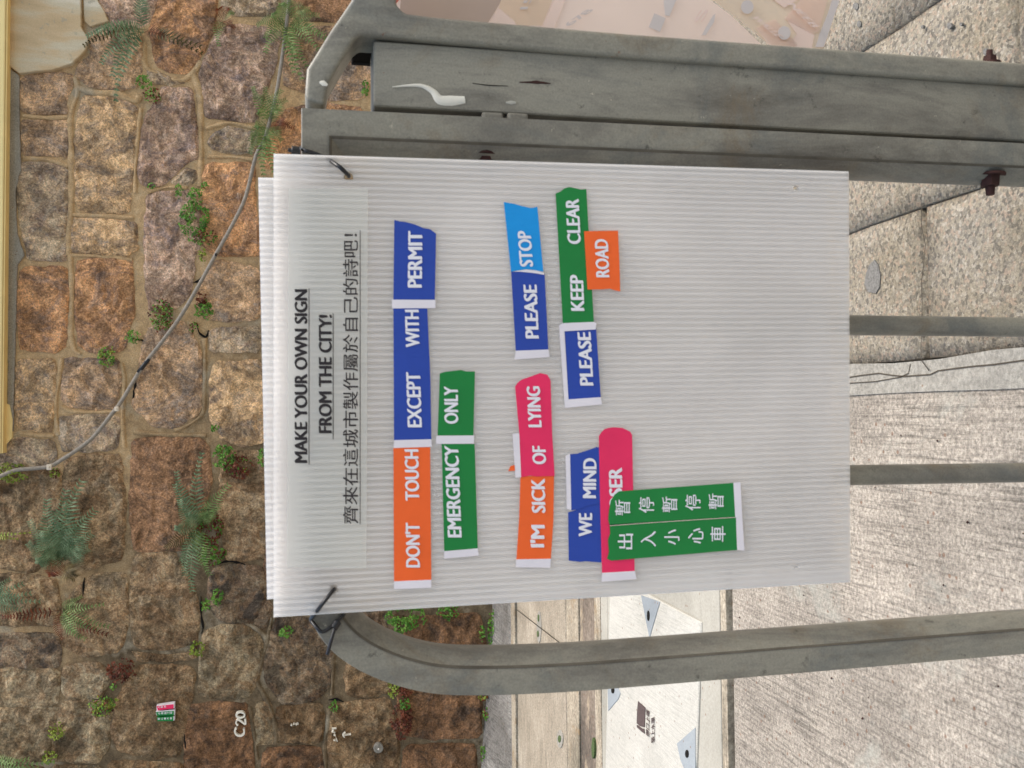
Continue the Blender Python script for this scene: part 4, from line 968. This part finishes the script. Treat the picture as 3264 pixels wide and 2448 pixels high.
t = tlabel([([(1642,1232),(1650,1220),(1663,1210),(1701,1197),(1722,1189),(1744,1194),(1755,1212),(1760,1380),(1768,1517),(1711,1519),(1690,1516),(1661,1521),(1655,1380)], 'pink'), ([(1634,1383),(1655,1380),(1661,1521),(1643,1523)], 'wtape'), ([(1620,1502),(1627,1486),(1640,1482),(1642,1500)], 'orange')], 'pink torn tape reading OF LYING', 1)
words([('LYING', (1726,1362), (1720,1231), 42), ('OF', (1740,1480), (1739,1421), 43)], t, 1)
t = tlabel([([(1659,1518),(1766,1516),(1764,1659),(1756,1781),(1646,1783),(1655,1650)], 'orange'), ([(1646,1783),(1756,1781),(1754,1810),(1644,1808)], 'wtape')], "orange tape reading I'M SICK")
words([('SICK', (1738,1635), (1736,1525), 43), ("I'M", (1734,1745), (1736,1673), 43)], t)
t = tlabel([([(1817,1448),(1840,1446),(1874,1435),(1901,1425),(1915,1427),(1915,1604),(1878,1610),(1846,1623),(1821,1627)], 'blue'), ([(1803,1452),(1817,1447),(1821,1627),(1807,1621)], 'wtape')], 'blue torn tape reading MIND', 1)
words([('MIND', (1899,1588), (1901,1460), 42)], t, 1)
t = tlabel([([(1811,1633),(1830,1628),(1866,1612),(1915,1600),(1917,1793),(1890,1791),(1866,1789),(1850,1791),(1813,1787)], 'blue')], 'blue torn tape reading WE')
words([('WE', (1886,1710), (1887,1635), 42)], t)
t = tlabel([([(1909,1391),(1917,1378),(1927,1368),(1940,1364),(1956,1362),(1984,1364),(2009,1376),(2015,1387),(2020,1650),(2023,1820),(1919,1826),(1913,1600)], 'pink'), ([(1919,1826),(2023,1820),(2029,1846),(1918,1854)], 'wtape')], 'long pink tape whose word ends in SER, partly covered', 2)
words([('OSER', (1985,1630), (1982,1490), 42)], t, 2)
t = tlabel([([(1943,1672),(2346,1647),(2350,1753),(1948,1787),(1935,1781),(1941,1760),(1938,1720),(1945,1700)], 'green'), ([(2346,1647),(2366,1647),(2373,1755),(2350,1753)], 'wtape')], 'left green tape with a column of five white Chinese characters', 4)
for ch, (x, y) in zip('出入小心車', [(1994,1726),(2067,1718),(2142,1712),(2218,1708),(2289,1702)]):
    lettering(ch, (x+24, y+25), (x+24, y-25), 49, TY-.0005*4-.0006, M['wink'], t, .012, True)
t = tlabel([([(1974,1566),(2338,1539),(2344,1649),(1943,1675),(1939,1655),(1941,1630),(1947,1596),(1960,1576)], 'green'), ([(2338,1539),(2360,1537),(2366,1647),(2344,1649)], 'wtape')], 'right green tape with a column of five white Chinese characters', 4)
for ch, (x, y) in zip('暫停暫停暫', [(1985,1618),(2061,1610),(2135,1608),(2209,1602),(2283,1598)]):
    lettering(ch, (x+24, y+25), (x+24, y-25), 49, TY-.0005*4-.0006, M['wink'], t, .008, True)
strip('torn_edge', [(1943,1676),(2050,1668),(2200,1658),(2344,1649)], [.0003]*4, TY-.0005*4-.0005, .0001, M['pale'], sign)
# printed heading on clear film
hf = prism('heading_film', [W(x, y, TY) for x, y in [(915,1808),(920,600),(1172,600),(1168,1812)]], Vector((0, .0002, 0)), M['film'], sign)
lettering('MAKE YOUR OWN SIGN', (979,1476), (979,922), 40, TY-.0004, M['ink'], hf, .046)
lettering('FROM THE CITY!', (1057,1381), (1057,1003), 41, TY-.0004, M['ink'], hf, .046)
lettering('齊來在這城市製作屬於自己的詩吧！', (1142,1670), (1142,745), 49, TY-.0004, M['ink'], hf, .0075, True)
for x, a_, b_ in ((985, 1480, 920), (1062, 1400, 998), (1148, 1671, 734)):
    prism('underline', [W(x-1.1, a_, TY-.0004), W(x-1.1, b_, TY-.0004), W(x+1.1, b_, TY-.0004), W(x+1.1, a_, TY-.0004)], Vector((0, .0001, 0)), M['ink'], hf)
# cable ties
def tie(name, paths, label):
    root = empty(name, W(*paths[0][1][0][:2], RY), label, 'cable tie')
    for nm, pts, r in paths: tube(nm, smoothpath([W(x, y, Y) for x, y, Y in pts], 5), r, M['black'], root, 8)
tie('cable_tie', [('strap', [(1112,562,BY+.012),(1108,556,BY-.003),(1080,530,BY-.010),(1040,505,RY-.03),(1000,488,RY-.028),(968,478,RY-.026),(962,470,RY)], .0023), ('lock_head', [(958,482,RY-.026),(930,480,RY-.026)], .0052), ('tail', [(930,480,RY-.026),(918,478,RY-.026)], .0022)], 'black cable tie at the upper right corner of the sign')
tie('cable_tie', [('strap', [(1066,1878,BY+.012),(1060,1884,BY-.004),(1030,1922,BY-.008),(1000,1962,RY-.030),(992,1975,RY-.02),(1010,2000,RY-.028),(1028,2014,RY-.03),(1056,1998,RY-.029),(1080,1975,RY-.027),(1098,1955,RY-.024)], .0021), ('lock_head', [(1062,2004,RY-.031),(1078,1980,RY-.029)], .0042), ('tail', [(1068,1998,RY-.032),(1056,2040,RY-.034),(1044,2086,RY-.032)], .0019)], 'black cable tie looped round the curved rail at the lower left sign corner')

# ------------------------------------------------------------------ taped sheets on the far side of the right hand railing
PY = 1.16
shA = empty('taped_sheet', W(1800, -50, PY), 'larger pinkish translucent sheet of word tapes behind the right hand railing, nearer its top', 'sign')
def flat(name, pts, Y, mat, par, th=.0003): return prism(name, [W(x, y, Y) for x, y in pts], Vector((0, th, 0)), mat, par)
flat('sheet', [(1235,-700),(2010,-900),(2262,-2),(2330,48),(2435,150),(2420,190),(1250,190),(1230,60)], PY, M['peach'], shA, .002)
for nm, mt, pts in [('tape_strip', 'taupe', [(1296,-200),(1700,-200),(1600,0),(1556,72),(1530,170),(1280,170),(1272,60)]), ('tape_strip', 'redt', [(1238,42),(1288,-20),(1325,-120),(1282,-120),(1262,-10)]),
    ('tape_strip', 'cream', [(1640,-150),(1800,-200),(1760,0),(1728,80),(1650,80),(1590,25)]), ('tape_strip', 'peach2', [(1560,70),(1590,25),(1640,68),(1660,110),(1540,110)]),
    ('tape_strip', 'peach2', [(1765,0),(1800,-100),(1840,-100),(1760,110),(1722,110)]), ('tape_strip', 'bluish', [(2086,42),(2122,58),(2104,102),(2068,86)]), ('tape_strip', 'bluish', [(2115,0),(2142,-20),(2160,-10),(2134,52),(2120,48)]), ('tape_strip', 'bluish', [(2272,50),(2281,42),(2276,70),(2250,112),(2236,112)])]:
    flat(nm, pts, PY-.0006-.0002*(zi := globals().get('zi', 0)+1), M[mt], shA)
lettering('678', (1818,82), (1895,30), 26, PY-.0030, M['bluish'], shA, .03)
lettering('15', (1680,30), (1700,-10), 24, PY-.0030, M['bluish'], shA, .03)
lettering('S', (2240,70), (2262,30), 30, PY-.0032, M['pale'], shA, .02)
shB = empty('taped_sheet', W(2500, 0, PY+.015), 'smaller peach translucent sheet with a white edge, lowest behind the right hand railing', 'sign')
flat('sheet', [(2262,-10),(2290,-300),(2800,-300),(2672,0),(2660,40),(2628,150),(2600,190),(2490,190),(2440,130),(2360,64)], PY+.015, M['cream'], shB, .002)
for mt, pts in [('bluish', [(2652,0),(2676,0),(2652,72),(2626,150),(2600,150),(2612,110),(2640,40)]), ('peach2', [(2505,58),(2530,62),(2596,112),(2585,170),(2490,170),(2540,110)]), ('peach2', [(2440,-20),(2520,-40),(2560,-10),(2500,25)]), ('peach', [(2500,60),(2560,-10),(2640,-10),(2610,100),(2590,108)]), ('peach', [(2410,90),(2470,60),(2540,140),(2500,170),(2450,140)])]:
    flat('tape_strip', pts, PY+.0138-.0002*(zi := zi+1-(8 if zi >= 8 else 0)), M[mt], shB)
for cx_, cy_ in ((2382, 22), (2500, 105)): flat('round_stamp', [(cx_+20*math.cos(t*.35), cy_+22*math.sin(t*.35)) for t in range(18)], PY+.0105, M['bluish'], shB)
lettering('NEEB', (2508,10), (2590,88), -24, PY+.009, M['pale'], shB, .03)
lettering('WALLE', (2392,52), (2476,118), -24, PY+.009, M['pale'], shB, .03)
